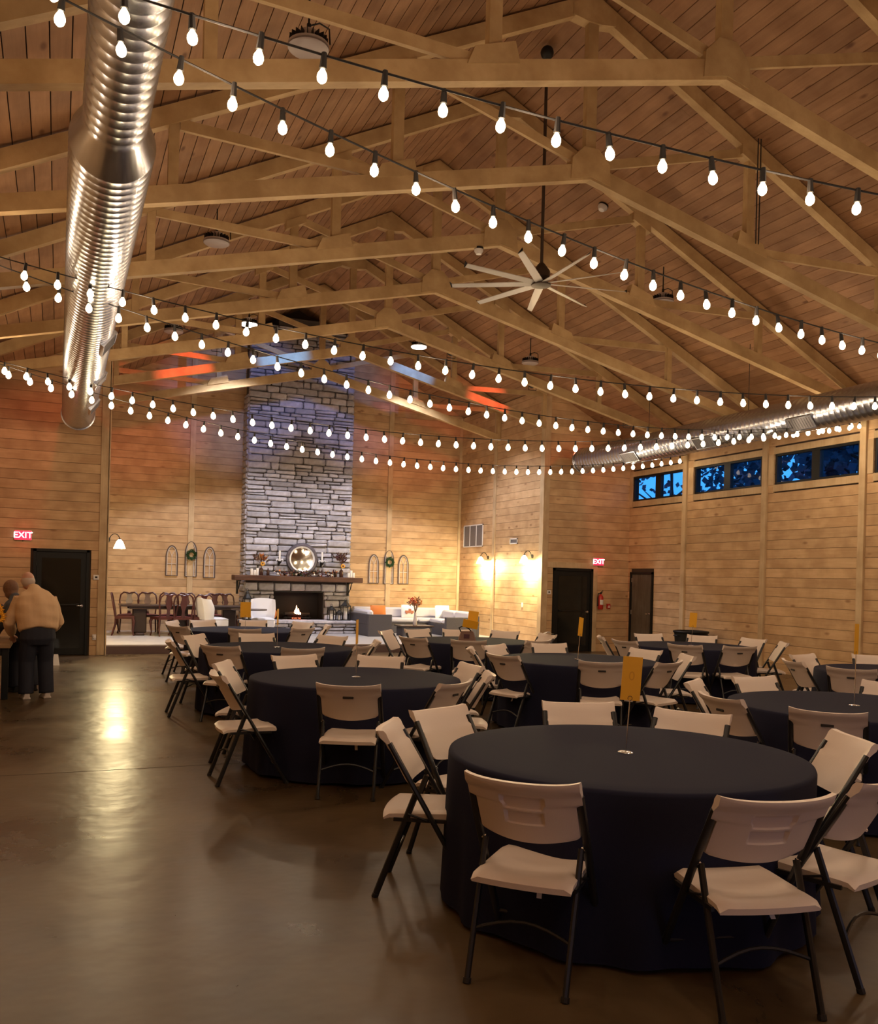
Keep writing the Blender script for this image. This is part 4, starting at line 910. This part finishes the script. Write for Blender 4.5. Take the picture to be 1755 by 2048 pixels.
# ------------------------------------------------------------------ banquet tables
TB = {'A': (2.83, 4.09), 'B': (2.51, 7.86), 'C': (2.565, 11.32), 'D': (2.855, 14.97), 'E': (5.735, 12.37), 'F': (5.69, 9.25), 'G': (8.91, 11.24), 'H': (5.78, 5.29), 'I': (8.84, 7.40)}
TN_ = {'A': 'the nearest navy table', 'B': 'the second table along the open aisle', 'C': 'the third table along the open aisle', 'D': 'the aisle table closest to the fireplace', 'E': 'the table with the brown bag',
       'F': 'the middle table facing the far door', 'G': 'the table before the black trash bin', 'H': 'the table right of the nearest one', 'I': 'the table cut off by the right edge'}
ZT = .78
def cloth_mesh(seed):
    r = random.Random(seed); ph = [r.uniform(0, 6.28) for _ in range(4)]; b = MB(); n = 128
    rad = [0, .4, .8, .925, .945, .951]; zz = [ZT, ZT, ZT, ZT, ZT-.004, ZT-.02]
    prof = list(zip(rad, zz)); 
    for k in range(1, 11): prof.append((.951, ZT-.02-k*.0735))
    base = 0
    b.v.append((0, 0, ZT))
    for i, (q, z) in enumerate(prof[1:]):
        t = max(0, (ZT-.03-z)/.735)
        for k in range(n):
            a = 2*math.pi*k/n
            wv = .5*math.sin(13*a+ph[0])+.35*math.sin(21*a+ph[1])+.3*math.sin(7*a+ph[2])
            rr = q+t*(.020+.034*wv) if t > 0 else q
            b.v.append((rr*math.cos(a), rr*math.sin(a), z+(.006*math.sin(9*a) if i == len(prof)-2 else 0)))
    for k in range(n): b.f.append((0, 1+k, 1+(k+1) % n))
    for i in range(len(prof)-2):
        for k in range(n):
            a = 1+i*n+k; c_ = 1+i*n+(k+1) % n; b.f.append((a, a+n, c_+n, c_))
    return b
for k_, (x, y) in TB.items():
    t = empty('round_table', (x, y, 0), rng.uniform(0, 1.5), 'round folding banquet table under the cloth of '+TN_[k_].replace('the ', 'the ', 1), 'table', 'round banquet tables')
    MB().lathe([(.001, ZT-.045), (.925, ZT-.045), (.93, ZT-.03), (.925, ZT-.006), (.001, ZT-.006)], n=40, cap=False).build('tabletop', M['white'], t, smooth=True)
    for sx in (-1, 1):
        for sy in (-1, 1): MB().tube([(sx*.45, sy*.40, ZT-.05), (sx*.47, sy*.46, 0)], .016, 7).build('leg', M['lens_off'], t)
        MB().tube([(sx*.465, -.44, .12), (sx*.465, .44, .12)], .012, 6).build('stretcher', M['lens_off'], t)
    c = cloth_mesh(ord(k_)).build('tablecloth', M['cloth'], None, smooth='all', at=(x, y, 0)); prop(c, 'dark navy floor-length cloth on '+TN_[k_], 'tablecloth', 'navy round tablecloths')

# ------------------------------------------------------------------ folding chairs
def tubepos(z): return .25-.49*z/.82
def fold_chair(pockets):
    g = empty('folding_chair', (0, 0, 0), 0)
    # seat: moulded pan with turned-down rear lip
    nu, nv = 14, 14
    def top(u, v):
        xx = (u-.5)*2; y = -.255+.42*v; wd = .212-.01*v
        z = .452+.012*v-.018*(1-xx*xx)*(1-(2*v-1)**2)
        e = max(0, (abs(xx)-.86)/.14); z -= .016*e*e
        if v < .1: z -= .022*((.1-v)/.1)**2; 
        if v > .9: z -= .022*((v-.9)/.1)**2
        y2 = y-.018*(1-xx*xx)*(1 if v < .08 else 0)
        return (xx*wd, y2, z)
    def bot(u, v):
        p = top(u, v); return (p[0]*.985, p[1]*.985, .415 if v > .04 else .405)
    b = MB().grid(top, nu, nv); n = len(b.v); b2 = MB().grid(bot, nu, nv); b.add(b2.v, b2.f); w_ = nv+1
    for i in range(nu): b.f += [(i*w_, (i+1)*w_, n+(i+1)*w_, n+i*w_), (i*w_+nv, (i+1)*w_+nv, n+(i+1)*w_+nv, n+i*w_+nv)]
    for j in range(nv): b.f += [(j, j+1, n+j+1, n+j), (nu*w_+j, nu*w_+j+1, n+nu*w_+j+1, n+nu*w_+j)]
    b.build('seat', M['white_plastic'], g, smooth=True)
    # backrest: curved panel, ears over the tubes, rolled top
    def pk(u, z):     # moulded hand pockets in the rear face
        d = 0
        for zc, hh in ((.765, .022), (.700, .022)):
            ex = max(0, abs(u-.5)-.18)/.016; ez = max(0, abs(z-zc)-hh)/.007
            f_ = max(0, 1-math.hypot(ex, ez)); d = max(d, f_*(.5+.5*min(1, max(0, (z-zc+hh)/(2*hh)))))
        return d*.020*pockets
    NU, NV = (64, 40) if pockets else (28, 18)
    def face(u, v, rear):
        xx = (u-.5)*2; z = .592+.262*v; hw = .212 if v < .60 else .212+.028*min(1, (v-.60)/.05)
        if v < .08: hw -= .02*(1-v/.08)**2
        y = tubepos(z)-.044*(1-xx*xx)+.010
        z2 = z-.024*(1-xx*xx)*(1-v)*1.0+(.010*abs(xx)**6 if v > .9 else 0)-.008*(1-xx*xx)*v
        th = .024
        if rear:
            y -= th-pk(u, z)
            if v > .80: y -= .020*math.sin((v-.80)/.20*math.pi*.72)
        else:
            if v > .86: y -= .010*((v-.86)/.14)**2
        return (xx*hw, y, z2)
    b = MB().grid(lambda u, v: face(u, v, 0), NU, NV); n = len(b.v); b2 = MB().grid(lambda u, v: face(u, v, 1), NU, NV); b.add(b2.v, b2.f); w_ = NV+1
    for i in range(NU): b.f += [(i*w_, (i+1)*w_, n+(i+1)*w_, n+i*w_), (i*w_+NV, (i+1)*w_+NV, n+(i+1)*w_+NV, n+i*w_+NV)]
    for j in range(NV): b.f += [(j, j+1, n+j+1, n+j), (NU*w_+j, NU*w_+j+1, n+NU*w_+j+1, n+NU*w_+j)]
    bk_ = b.build('backrest', M['white_plastic'], g, smooth=True)
    zc = .805 if pockets else .775
    if not pockets: MB().bbox((-.04, tubepos(zc)-.062, zc-.012-.018), (.04, tubepos(zc)-.050, zc-.018+.006), .003).build('handle_slot', M['slot'], bk_)
    for s in (-1, 1):
        X = s*.232
        MB().tube([(X, .25, 0), (X, tubepos(.62), .62), (X*.985, tubepos(.80), .80)], .018, 8, ry=.78).build('leg', M['tube'], g, smooth=True)
        MB().tube([(s*.205, -.29, 0), (s*.208, -.085, .55)], .017, 8, ry=.78).build('leg', M['tube'], g, smooth=True)
        MB().tube([(X, .25, -.0), (X, .238, .02)], .019, 8).build('foot_cap', M['tube'], g); MB().tube([(s*.205, -.29, 0), (s*.205, -.283, .02)], .018, 8).build('foot_cap', M['tube'], g)
        MB().tube([(s*.219, -.125, .44), (s*.222, .02, .40)], .006, 5).mm((s*.205, -.20, .400), (s*.219, .12, .418)).build('seat_bracket', M['tube'], g)
        MB().lathe([(.009, -.012), (.009, .012)], c=(s*.22, -.082, .548), n=8, ax='X').build('rivet', M['chrome'], g)
    MB().tube([(-.205, -.215, .20)]+[(-.205+.41*k/8, -.215+.03*math.sin(math.pi*k/8), .20+.045*math.sin(math.pi*k/8)) for k in range(1, 8)]+[(.205, -.215, .20)], .008, 6).build('stretcher', M['tube'], g, smooth=True)
    MB().tube([(-.232, .16, .15), (0, .16, .15), (.232, .16, .15)], .009, 6).build('stretcher', M['tube'], g)
    return g
def scale_tree(o, k):
    for ch in o.children:
        ch.location = ch.location*k
        if ch.data: ch.data.transform(Matrix.Scale(k, 4))
        scale_tree(ch, k)
fcA, fcB = fold_chair(1), fold_chair(0); used = set()
scale_tree(fcA, 1.022); scale_tree(fcB, 1.022)
CH = {'A': [(-100, 1.39, 78, 1), (-68, 1.32, None, 0), (-18, 1.28, None, 0), (34, 1.15, 214, 0), (70, 1.29, None, 0), (118, 1.31, -66, 0), (152, 1.29, None, 0), (-143, 1.33, 45, 1)],
 'B': [(-72, 1.36, 126, 0), (-38, 1.23, 158, 0), (2, 1.18, None, 0), (60, 1.20, None, 0), (103, 1.25, None, 0), (155, 1.24, None, 0), (-163, 1.36, 0, 0), (-110, 1.38, 65, 0)],
 'C': [(-90, 1.33, None, 0), (-49, 1.28, 138, 0), (-14, 1.26, None, 0), (38, 1.2, None, 0), (91, 1.2, None, 0), (135, 1.30, None, 0), (-171, 1.34, -2, 0), (-133, 1.27, None, 0)],
 'D': [(-59, 1.34, None, 0), (-14, 1.35, None, 0), (30, 1.33, None, 0), (73, 1.33, None, 0), (113, 1.33, None, 0), (145, 1.35, None, 0), (-150, 1.34, None, 0), (-101, 1.34, None, 0)],
 'E': [(-70, 1.35, None, 0), (2, 1.36, None, 0), (40, 1.34, None, 0), (75, 1.32, None, 0), (106, 1.34, None, 0), (140, 1.38, None, 0), (-152, 1.34, None, 0), (-116, 1.34, 62, 0)],
 'F': [(-110, 1.28, 60, 0), (-77, 1.38, 112, 0), (-30, 1.28, 160, 0), (12, 1.18, None, 0), (75, 1.36, None, 0), (119, 1.22, None, 0), (152, 1.27, None, 0), (-165, 1.20, None, 0)],
 'G': [(-99, 1.34, None, 0), (-32, 1.36, None, 0), (6, 1.36, None, 0), (44, 1.34, None, 0), (83, 1.34, None, 0), (150, 1.36, None, 0), (-173, 1.34, None, 0), (-132, 1.34, 32, 0)],
 'H': [(28, 1.20, None, 0), (87, 1.20, None, 0), (130, 1.25, None, 0), (176, 1.25, None, 0), (-145, 1.24, 42, 0)],
 'I': [(57, 1.26, None, 0), (105, 1.26, None, 0), (158, 1.28, None, 0), (-163, 1.28, 32, 0)]}
POS8 = ['near right', 'right front', 'right rear', 'far right', 'far left', 'left rear', 'left front', 'near left']
POSN = {'H': POS8[3:8], 'I': [POS8[3], POS8[4], POS8[5], POS8[7]]}
k_ = 0
for T, l in CH.items():
    cx, cy = TB[T]
    for (a, r, fa, pk_), ps in zip(l, POSN.get(T, POS8)):
        src = fcA if pk_ else fcB; key = pk_
        o = copy_tree(src) if key in used else src; used.add(key)
        P = Vector((cx+r*math.cos(R(a)), cy+r*math.sin(R(a)), 0)); f = R(fa if fa is not None else a+180+rng.uniform(-4, 4)); d = Vector((math.cos(f), math.sin(f), 0))
        P = P-Vector((math.cos(R(a)), math.sin(R(a)), 0))*.015+d*.268; o.location = P; o.rotation_euler = (0, 0, f-math.pi/2)
        prop(o, 'white folding chair at the %s of %s' % (ps, TN_[T]), 'chair', 'white folding chairs around the navy tables')
        if T in 'ABFH' and (k_ % 3 != 1):
            tg = MB().grid(lambda u, v: (.05+(u-.5)*.022+.01*v, -.15-.03*v*v, .424-.065*v), 2, 4).build('paper_tag', M['tag'], o)
        k_ += 1

# ------------------------------------------------------------------ number stands
def stand(x, y, h0, cw, chh, rz, lab, tilt=0, txt=''):
    g = empty('table_number', (x, y, ZT), R(rz), lab, 'table sign', 'marigold number cards on wire stands'); g.rotation_euler = (0, R(tilt), R(rz))
    MB().lathe([(.001, .008), (.03, .007), (.042, .001), (.042, 0), (.001, 0)], n=20, cap=False).build('base', M['chrome'], g, smooth=True)
    MB().tube([(0, 0, .005), (0, 0, h0)], .0035, 6).build('wire', M['chrome'], g)
    MB().tube([(.012*math.cos(R(q)), 0, h0+.012+.012*math.sin(R(q))) for q in range(-90, 260, 35)], .0025, 5).build('clip', M['iron'], g)
    MB().mm((-cw/2, -.0015, h0), (cw/2, .0015, h0+chh)).build('card', M['card'], g)
    if txt:
        t = text_mesh(txt, .07, M['card_ink'], depth=.0004); t.parent = g; t.location = (0, -.002, h0+chh*.55); t.rotation_euler = (R(90), 0, 0)
stand(*TB['A'], .28, .105, .235, -23, 'marigold number card on a wire stand on the nearest table', 3, '0')
stand(*TB['B'], .30, .105, .22, 62, 'marigold card seen edge-on on the second aisle table', 0)
stand(*TB['C'], .28, .10, .20, 66, 'marigold card seen edge-on on the third aisle table', 0)
stand(*TB['D'], .20, .17, .25, -10, 'marigold card on the aisle table closest to the fireplace', 0)
stand(*TB['F'], .28, .105, .22, 30, 'tilted marigold card on the middle table facing the far door', 8)
stand(*TB['G'], .28, .11, .22, -40, 'marigold card on the table before the black trash bin', 3)
stand(*TB['H'], .40, .105, .24, 27, 'marigold card on the table directly right of the nearest one', 2)
g = stand(5.52, 11.93, .26, .15, .20, -12, 'upper of two marigold cards above the brown bag', 6)
g = empty('marigold_card', (5.46, 11.82, 1.00), R(-35), 'lower folded marigold card resting above the brown bag', 'card'); g.rotation_euler = (R(18), R(10), R(-25))
MB().mm((-.11, -.0015, 0), (.11, .0015, .12)).build('front_leaf', M['card'], g); o = MB().mm((-.11, -.0015, 0), (.11, .0015, .12)).build('back_leaf', M['card'], g); o.location = (0, .04, 0); o.rotation_euler = (R(20), 0, 0)
# brown bag
bg_ = empty('leather_bag', (5.45, 11.88, ZT), R(-20), 'brown leather bag with looped strap standing on a navy table', 'bag')
MB().add([(s*(.14 if z == 0 else .09), t*(.07 if z == 0 else .03), z*.17) for z in (0, 1) for s, t in ((-1, -1), (1, -1), (1, 1), (-1, 1))], [(0, 3, 2, 1), (4, 5, 6, 7), (0, 1, 5, 4), (1, 2, 6, 5), (2, 3, 7, 6), (3, 0, 4, 7)]).build('body', M['bagbrown'], bg_, bev=.012)
MB().tube([(-.09, 0, .16), (-.12, -.02, .22), (-.05, -.03, .25), (.02, 0, .21), (.06, 0, .17)], .010, 6).build('strap', M['black'], bg_, smooth=True)
MB().mm((-.05, -.062, .07), (.03, -.05, .13)).build('pocket', M['plum'], bg_)
# napkin on the chair back
P_E = (5.735+1.36*math.cos(R(2)), 12.37+1.36*math.sin(R(2)))
MB().grid(lambda u, v: ((u-.5)*.16, (v-.5)*.08, .045*math.sin(math.pi*u)*(.5+.5*math.sin(5*u+2*v))+.002), 10, 6).build('napkin', M['candle'], None, smooth=True, at=(P_E[0]-.0, P_E[1], .880)); prop(bpy.data.objects['napkin'], 'crumpled white napkin on top of a chair back by the alcove wall', 'napkin')

# ------------------------------------------------------------------ trash bin
tb = empty('trash_bin', (12.75, 16.1, 0), 0, 'round black trash bin against the right wall behind a table', 'bin')
MB().lathe([(.26, 0), (.30, .02), (.36, .68)], n=28, cap=True).build('body', M['black'], tb, smooth=True)
MB().lathe([(.375, .665), (.385, .69), (.375, .71), (.34, .715), (.335, .69)], n=28, cap=False).build('rim', M['black'], tb, smooth=True)
for s in (-1, 1): MB().tube([(s*.36, -.08, .6), (s*.41, -.07, .61), (s*.41, .07, .61), (s*.36, .08, .6)], .012, 6).build('handle', M['black'], tb)

# ------------------------------------------------------------------ furniture at the left edge
lt = empty('serving_table', (-1.02, 13.55, 0), 0, 'tall dark-legged serving table with a butcher block top at the left edge', 'table')
MB().bbox((-.5, -.75, .66), (.48, .72, .72), .006).build('tabletop', M['butcher'], lt)
MB().mm((-.44, -.68, .56), (.44, -.64, .66)).mm((.40, -.68, .56), (.44, .66, .66)).build('apron', M['black'], lt)
for sx in (-1, 1):
    for sy in (-.66, .64): MB().bbox((sx*.42-.04, sy-.04, 0), (sx*.42+.04, sy+.04, .66), .004).build('leg', M['black'], lt)
lb = empty('low_cabinet', (-1.10, 12.25, 0), 0, 'low black bench with wooden top at the left edge before the serving table', 'bench')
MB().bbox((-.46, -.35, .50), (.47, .35, .54), .005).build('top', M['butcher'], lb); MB().bbox((-.43, -.32, 0), (.44, .32, .50), .006).build('body', M['black'], lb)
fb = empty('flower_arrangement', (-.82, 13.05, .72), 0, 'yellow sunflower arrangement in a white bucket on the left serving table', 'flowers')
MB().lathe([(.08, 0), (.10, .02), (.13, .22), (.135, .23)], n=20).build('bucket', M['white'], fb, smooth=True)
for k, (a, b, c_) in enumerate(((.0, -.10, .38), (.10, -.06, .43), (.13, -.1, .34), (-.1, -.08, .42), (.05, -.1, .48), (-.05, -.1, .32))): sunflower(fb, (a, b, c_), .10)
st_ = empty('stems', (0, 0, .2)); st_.parent = fb; stems(st_, 14, .28, .16, ['green', 'petal'], leaf=.07, seed=4, lw=.02)
wc = empty('door_stop', (-.0, 17.35, 0), 0, 'small white wedge-shaped sign on the floor by the left black door', 'floor sign')
MB().add([(-.06, -.07, 0), (.06, -.07, 0), (.06, .07, 0), (-.06, .07, 0), (-.035, 0, .19), (.035, 0, .19)], [(0, 3, 2, 1), (0, 1, 5, 4), (1, 2, 5), (2, 3, 4, 5), (3, 0, 4)]).build('panel', M['white'], wc)

# ------------------------------------------------------------------ people
def ell(b, path, n=16):
    """closed elliptical loft; path = [(point, rx, ry)], rx along world X where possible"""
    pts = [Vector(p[0]) for p in path]; base = len(b.v); m_ = len(pts)
    for i, (p, rx, ry) in enumerate(path):
        t = (pts[min(i+1, m_-1)]-pts[max(i-1, 0)]).normalized(); x = Vector((1, 0, 0)); x = x-t*x.dot(t)
        if x.length < .3: x = Vector((0, 1, 0)); x = x-t*x.dot(t)
        x.normalize(); y = t.cross(x)
        for k in range(n):
            a = 2*math.pi*k/n; b.v.append(tuple(Vector(p)+x*math.cos(a)*rx+y*math.sin(a)*ry))
    for i in range(m_-1):
        for k in range(n):
            a = base+i*n+k; c_ = base+i*n+(k+1) % n; b.f.append((a, c_, c_+n, a+n))
    b.f.append(tuple(base+k for k in range(n))[::-1]); b.f.append(tuple(base+(m_-1)*n+k for k in range(n)))
    return b
def fuse(name, b, mat_, parent=None, vox=.012, sm=3):
    """melt the overlapping lofts into one continuous surface"""
    o = b.build(name, mat_, None); md = o.modifiers.new('r', 'REMESH'); md.mode = 'VOXEL'; md.voxel_size = vox
    if sm: q = o.modifiers.new('s', 'SMOOTH'); q.factor = .5; q.iterations = sm
    bpy.context.view_layer.update(); m2 = bpy.data.meshes.new_from_object(o.evaluated_get(bpy.context.evaluated_depsgraph_get()))
    m2.name = name; m2.materials.clear(); m2.materials.append(mat_); m2.shade_smooth(); o.modifiers.clear(); o.data = m2
    if parent: o.parent = parent
    return o
def hand(b, w_, d, side):
    w_ = Vector(w_); d = Vector(d).normalized(); sd = Vector(side); sd = (sd-d*sd.dot(d)).normalized(); n = d.cross(sd)
    b.tube([w_-d*.01, w_+d*.03, w_+d*.085], [.024, .034, .036], 10, ry=.5)
    for k, L_ in ((-1.5, .062), (-.5, .078), (.5, .082), (1.5, .070)):
        p = w_+d*.075+sd*k*.019; b.tube([p, p+d*L_*.5+n*.006, p+d*L_+n*.024], [.010, .009, .007], 7)
    p = w_+d*.03+sd*.026; b.tube([p, p+d*.03+sd*.024+n*.008, p+d*.058+sd*.028+n*.016], [.013, .011, .008], 7)
def person(lab, loc, rz, lean, shirt, trous, hairm, hs, shoes, armL, armR, head_fwd=.12, wide=1.0, bald=False, look=0):
    """figure bent forward from the hips; local +Y is where it faces"""
    hip = Vector((0, -.05, .90*hs)); la = R(lean); f = Vector((0, math.sin(la), math.cos(la))); bk = Vector((0, -math.cos(la), math.sin(la)))
    b = MB()
    ell(b, [(hip-f*.06, .15*wide, .11), (hip+f*.05, .165*wide, .115), (hip+f*.18, .14*wide, .10), (hip+f*.36, .165*wide, .12), (hip+f*.48, .16*wide, .10), (hip+f*.55, .08, .07)])
    nk = hip+f*.53; hc = nk+Vector((look*.10, head_fwd+.02, .13)); b.tube([nk, nk*.4+hc*.6, hc], [.062, .056, .05], 12)
    b.ball(tuple(hc+Vector((0, -.012, .03))), .1, 18, 12, (.80, .98, 1.06)); b.ball(tuple(hc+Vector((0, .03, -.04))), .07, 14, 10, (.82, .95, .85))
    q = hc+Vector((0, .095, .0)); b.tube([q+Vector((0, -.02, .03)), q+Vector((0, .006, -.004)), q+Vector((0, -.01, -.014))], [.010, .015, .012], 8)
    for s in (-1, 1): b.ball(tuple(hc+Vector((s*.083, -.01, .015))), .026, 8, 6, (.4, .7, 1.2))
    for s, arm in ((-1, armL), (1, armR)):
        sh = hip+f*.47+Vector((s*.16*wide, 0, 0)); e, w_ = Vector(arm[0]), Vector(arm[1])
        b.tube([sh, sh*.5+e*.5, e, e*.6+w_*.4, w_], [.056, .050, .040, .041, .026], 12); hand(b, w_, w_-e, (-s, .3, 0))
    legs = {}
    for s in (-1, 1):
        hj = hip+Vector((s*.09, 0, -.05)); k = Vector((s*.115, .02, .48*hs)); an = Vector((s*.125, -.03, .085)); legs[s] = (hj, k, an)
        b.tube([hj, hj*.5+k*.5, k, k*.6+an*.4+Vector((0, -.015, 0)), an], [.088, .078, .056, .058, .038], 14)
        ell(b, [(an+Vector((0, -.05, -.04)), .03, .03), (an+Vector((0, .03, -.045)), .038, .036), (an+Vector((0, .12, -.06)), .042, .022), (an+Vector((0, .17, -.065)), .03, .014)], 12)
    body = fuse('person', b, M['skin'], vox=.0105, sm=2); body.location = loc; body.rotation_euler = (0, 0, R(rz)); prop(body, lab, 'person')
    t = MB(); ell(t, [(hip+f*.10, .165*wide, .135), (hip, .19*wide, .145), (hip+Vector((0, 0, -.12)), .20*wide, .15), (hip+Vector((0, .0, -.20)), .16*wide, .12)])
    for s in (-1, 1):
        hj, k, an = legs[s]; t.tube([hj+Vector((0, 0, -.02)), hj*.5+k*.5, k, k*.5+an*.5, an+Vector((0, 0, .02)), an+Vector((0, -.005, -.018))], [.115, .108, .098, .094, .094, .092], 16)
    fuse('trousers', t, trous, body, .013, 2)
    j = MB(); drop = f*(-.01)
    ell(j, [(hip+drop-f*.02, .205*wide, .165), (hip+drop+f*.04, .225*wide, .18), (hip+f*.14+bk*.02, .235*wide, .19), (hip+f*.28+bk*.035, .235*wide, .185), (hip+f*.40+bk*.035, .22*wide, .155), (hip+f*.50+bk*.015, .16*wide, .115), (hip+f*.575, .085, .08), (hip+f*.60+Vector((0, .01, 0)), .078, .075)], 24)
    for s, arm in ((-1, armL), (1, armR)):
        sh = hip+f*.44+Vector((s*.155*wide, -.01, 0)); e, w_ = Vector(arm[0]), Vector(arm[1]); j.tube([sh, sh*.5+e*.5, e, e*.5+w_*.5, e*.1+w_*.9], [.10, .092, .080, .070, .052], 14)
    jk = fuse('jacket' if bald else 'shirt', j, shirt, body, .013, 3)
    for v in jk.data.vertices:      # soft cloth folds
        p = v.co; w2 = .006*math.sin(p.x*30+p.z*6)+.003*math.sin(p.z*40+p.x*12); v.co = p+v.normal*w2
    for s in (-1, 1):
        an = legs[s][2]; Q = MB(); ell(Q, [(an+Vector((0, -.075, -.035)), .034, .038), (an+Vector((0, -.03, -.035)), .046, .050), (an+Vector((0, .06, -.045)), .050, .040), (an+Vector((0, .15, -.06)), .050, .026), (an+Vector((0, .19, -.065)), .034, .018)], 14)
        Q.mm((an.x-.048, an.y-.075, .0), (an.x+.048, an.y+.185, .022)); fuse('shoe', Q, shoes, body, .009, 2)
    if bald:   # fringe of hair around the back and sides
        h = MB().ball(tuple(hc+Vector((0, -.024, .012))), .104, 18, 12, (.84, .95, .80)); 
        hm = fuse('hair', h, hairm, body, .009, 1)
    else: hm = fuse('hair', MB().ball(tuple(hc+Vector((0, -.028, .045))), .12, 18, 12, (.84, .95, 1.0)).ball(tuple(hc+Vector((0, -.06, -.03))), .09, 12, 8), hairm, body, .010, 2)
    for s in (-1, 1): MB().ball(tuple(hc+Vector((s*.030, .082, .028))), .010, 8, 6).build('eye', M['slot'], body, smooth=True)
    MB().tube([tuple(hc+Vector((x, .092-abs(x)*.4, -.048))) for x in (-.024, -.01, .01, .024)], .004, 5).build('mouth', M['plum'], body)
    return body
person('grey-haired person in a tan jacket and dark trousers bending beside the left table', (-.235, 12.92, 0), 14, 26, M['jacket'], M['navy'], M['greyhair'], 1.0, M['shoe'],
       ((-.30, .16, .98), (-.22, .38, .80)), ((.30, .14, .98), (.22, .38, .84)), head_fwd=.13, wide=1.12, bald=True, look=-.55)
person('brown-haired person in a slate top leaning over the left table, half hidden', (-.42, 13.72, 0), 28, 34, M['slate'], M['navy'], M['brownhair'], .88, M['black'],
       ((-.25, .30, .80), (-.20, .48, .72)), ((.25, .26, .84), (.20, .44, .74)), head_fwd=.16, wide=.95)

# ------------------------------------------------------------------ outside: ground and trees beyond the clerestory windows
gr = MB().mm((WR+.3, -30, -.4), (90, 80, -.3)).build('ground', M['soil']); prop(gr, kind='structure')
def tree(x, y, h, cr_, seed, lab, n=1500, ls=.32):
    r = random.Random(seed); g = empty('broadleaf_tree', (x, y, -.3), 0, lab, 'tree', 'dark trees outside the high windows')
    t = MB().tube([(0, 0, 0), (.1, .1, h*.3), (-.1, 0, h*.6), (0, .1, h*.9)], [.28, .2, .12, .03], 8)
    for q in range(9):
        a = r.uniform(0, 6.28); z = h*r.uniform(.3, .7); t.tube([(0, 0, z), (cr_*.5*math.cos(a), cr_*.5*math.sin(a), z+h*.12), (cr_*.9*math.cos(a), cr_*.9*math.sin(a), z+h*.2)], [.08, .05, .02], 5)
    t.build('trunk', M['bark'], g)
    b = MB()
    for q in range(n):
        a = r.uniform(0, 6.28); u = r.uniform(-1, 1); rr = cr_*r.uniform(.35, 1)**.5; s = math.sqrt(1-u*u); p = Vector((rr*s*math.cos(a), rr*s*math.sin(a), h*.62+u*rr*h*.42/cr_))
        d = Vector((r.uniform(-1, 1), r.uniform(-1, 1), r.uniform(-1, .6))).normalized(); e = d.cross(Vector((r.random(), r.random(), r.random()))).normalized()*ls*.4
        b.add([tuple(p), tuple(p+d*ls*.5+e), tuple(p+d*ls), tuple(p+d*ls*.5-e)], [(0, 1, 2, 3)])
    prop(b.build('leaves', M['foliage'], g), kind='stuff')
tree(23.5, 19.6, 8.4, 3.4, 1, 'thick dark tree outside the third high window from the corner', 3200); tree(24.5, 24.0, 8.6, 3.5, 2, 'open dark tree outside the second high window from the corner', 1900)
tree(31, 41, 10.6, 3.6, 3, 'thin dark tree outside the corner window', 500); tree(21.5, 15.0, 7.6, 3.0, 4, 'very dark tree outside the window nearest the right edge', 3600)
tree(26, 28.6, 9.2, 2.8, 5, 'sparse tree between the first and second high windows', 900)
# coloured beams of the assumed stage lights
for x, ax, az, col, e, ang, lab in ((2.6, 2.3, 5.82, (1, .12, .07), 300, 36, 'left, red beam'), (4.4, 4.35, 6.33, (.08, .30, 1), 520, 36, 'left of the king post, blue beam'),
                                    (7.3, 7.3, 6.33, (.10, .30, 1), 460, 32, 'right of the king post, blue beam'), (9.2, 9.2, 5.87, (1, .12, .07), 300, 34, 'right, red beam')):
    par(x, TY[5]+.17, zb(abs(x-XC))+.10, (ax, TY[6], az), col, e, ang, 'assumed small black stage light behind a truss chord, '+lab)
for x, ax, lab in ((.1, -.4, 'red wash on the left door wall'), (11.6, 11.7, 'red wash on the right door wall')):
    par(x, TY[5]+.17, zb(abs(x-XC))+.10, (ax, YF, 3.4), (1, .14, .07), 34, 95, 'assumed small black stage light behind a truss chord, '+lab)
print('objects', len(bpy.data.objects))
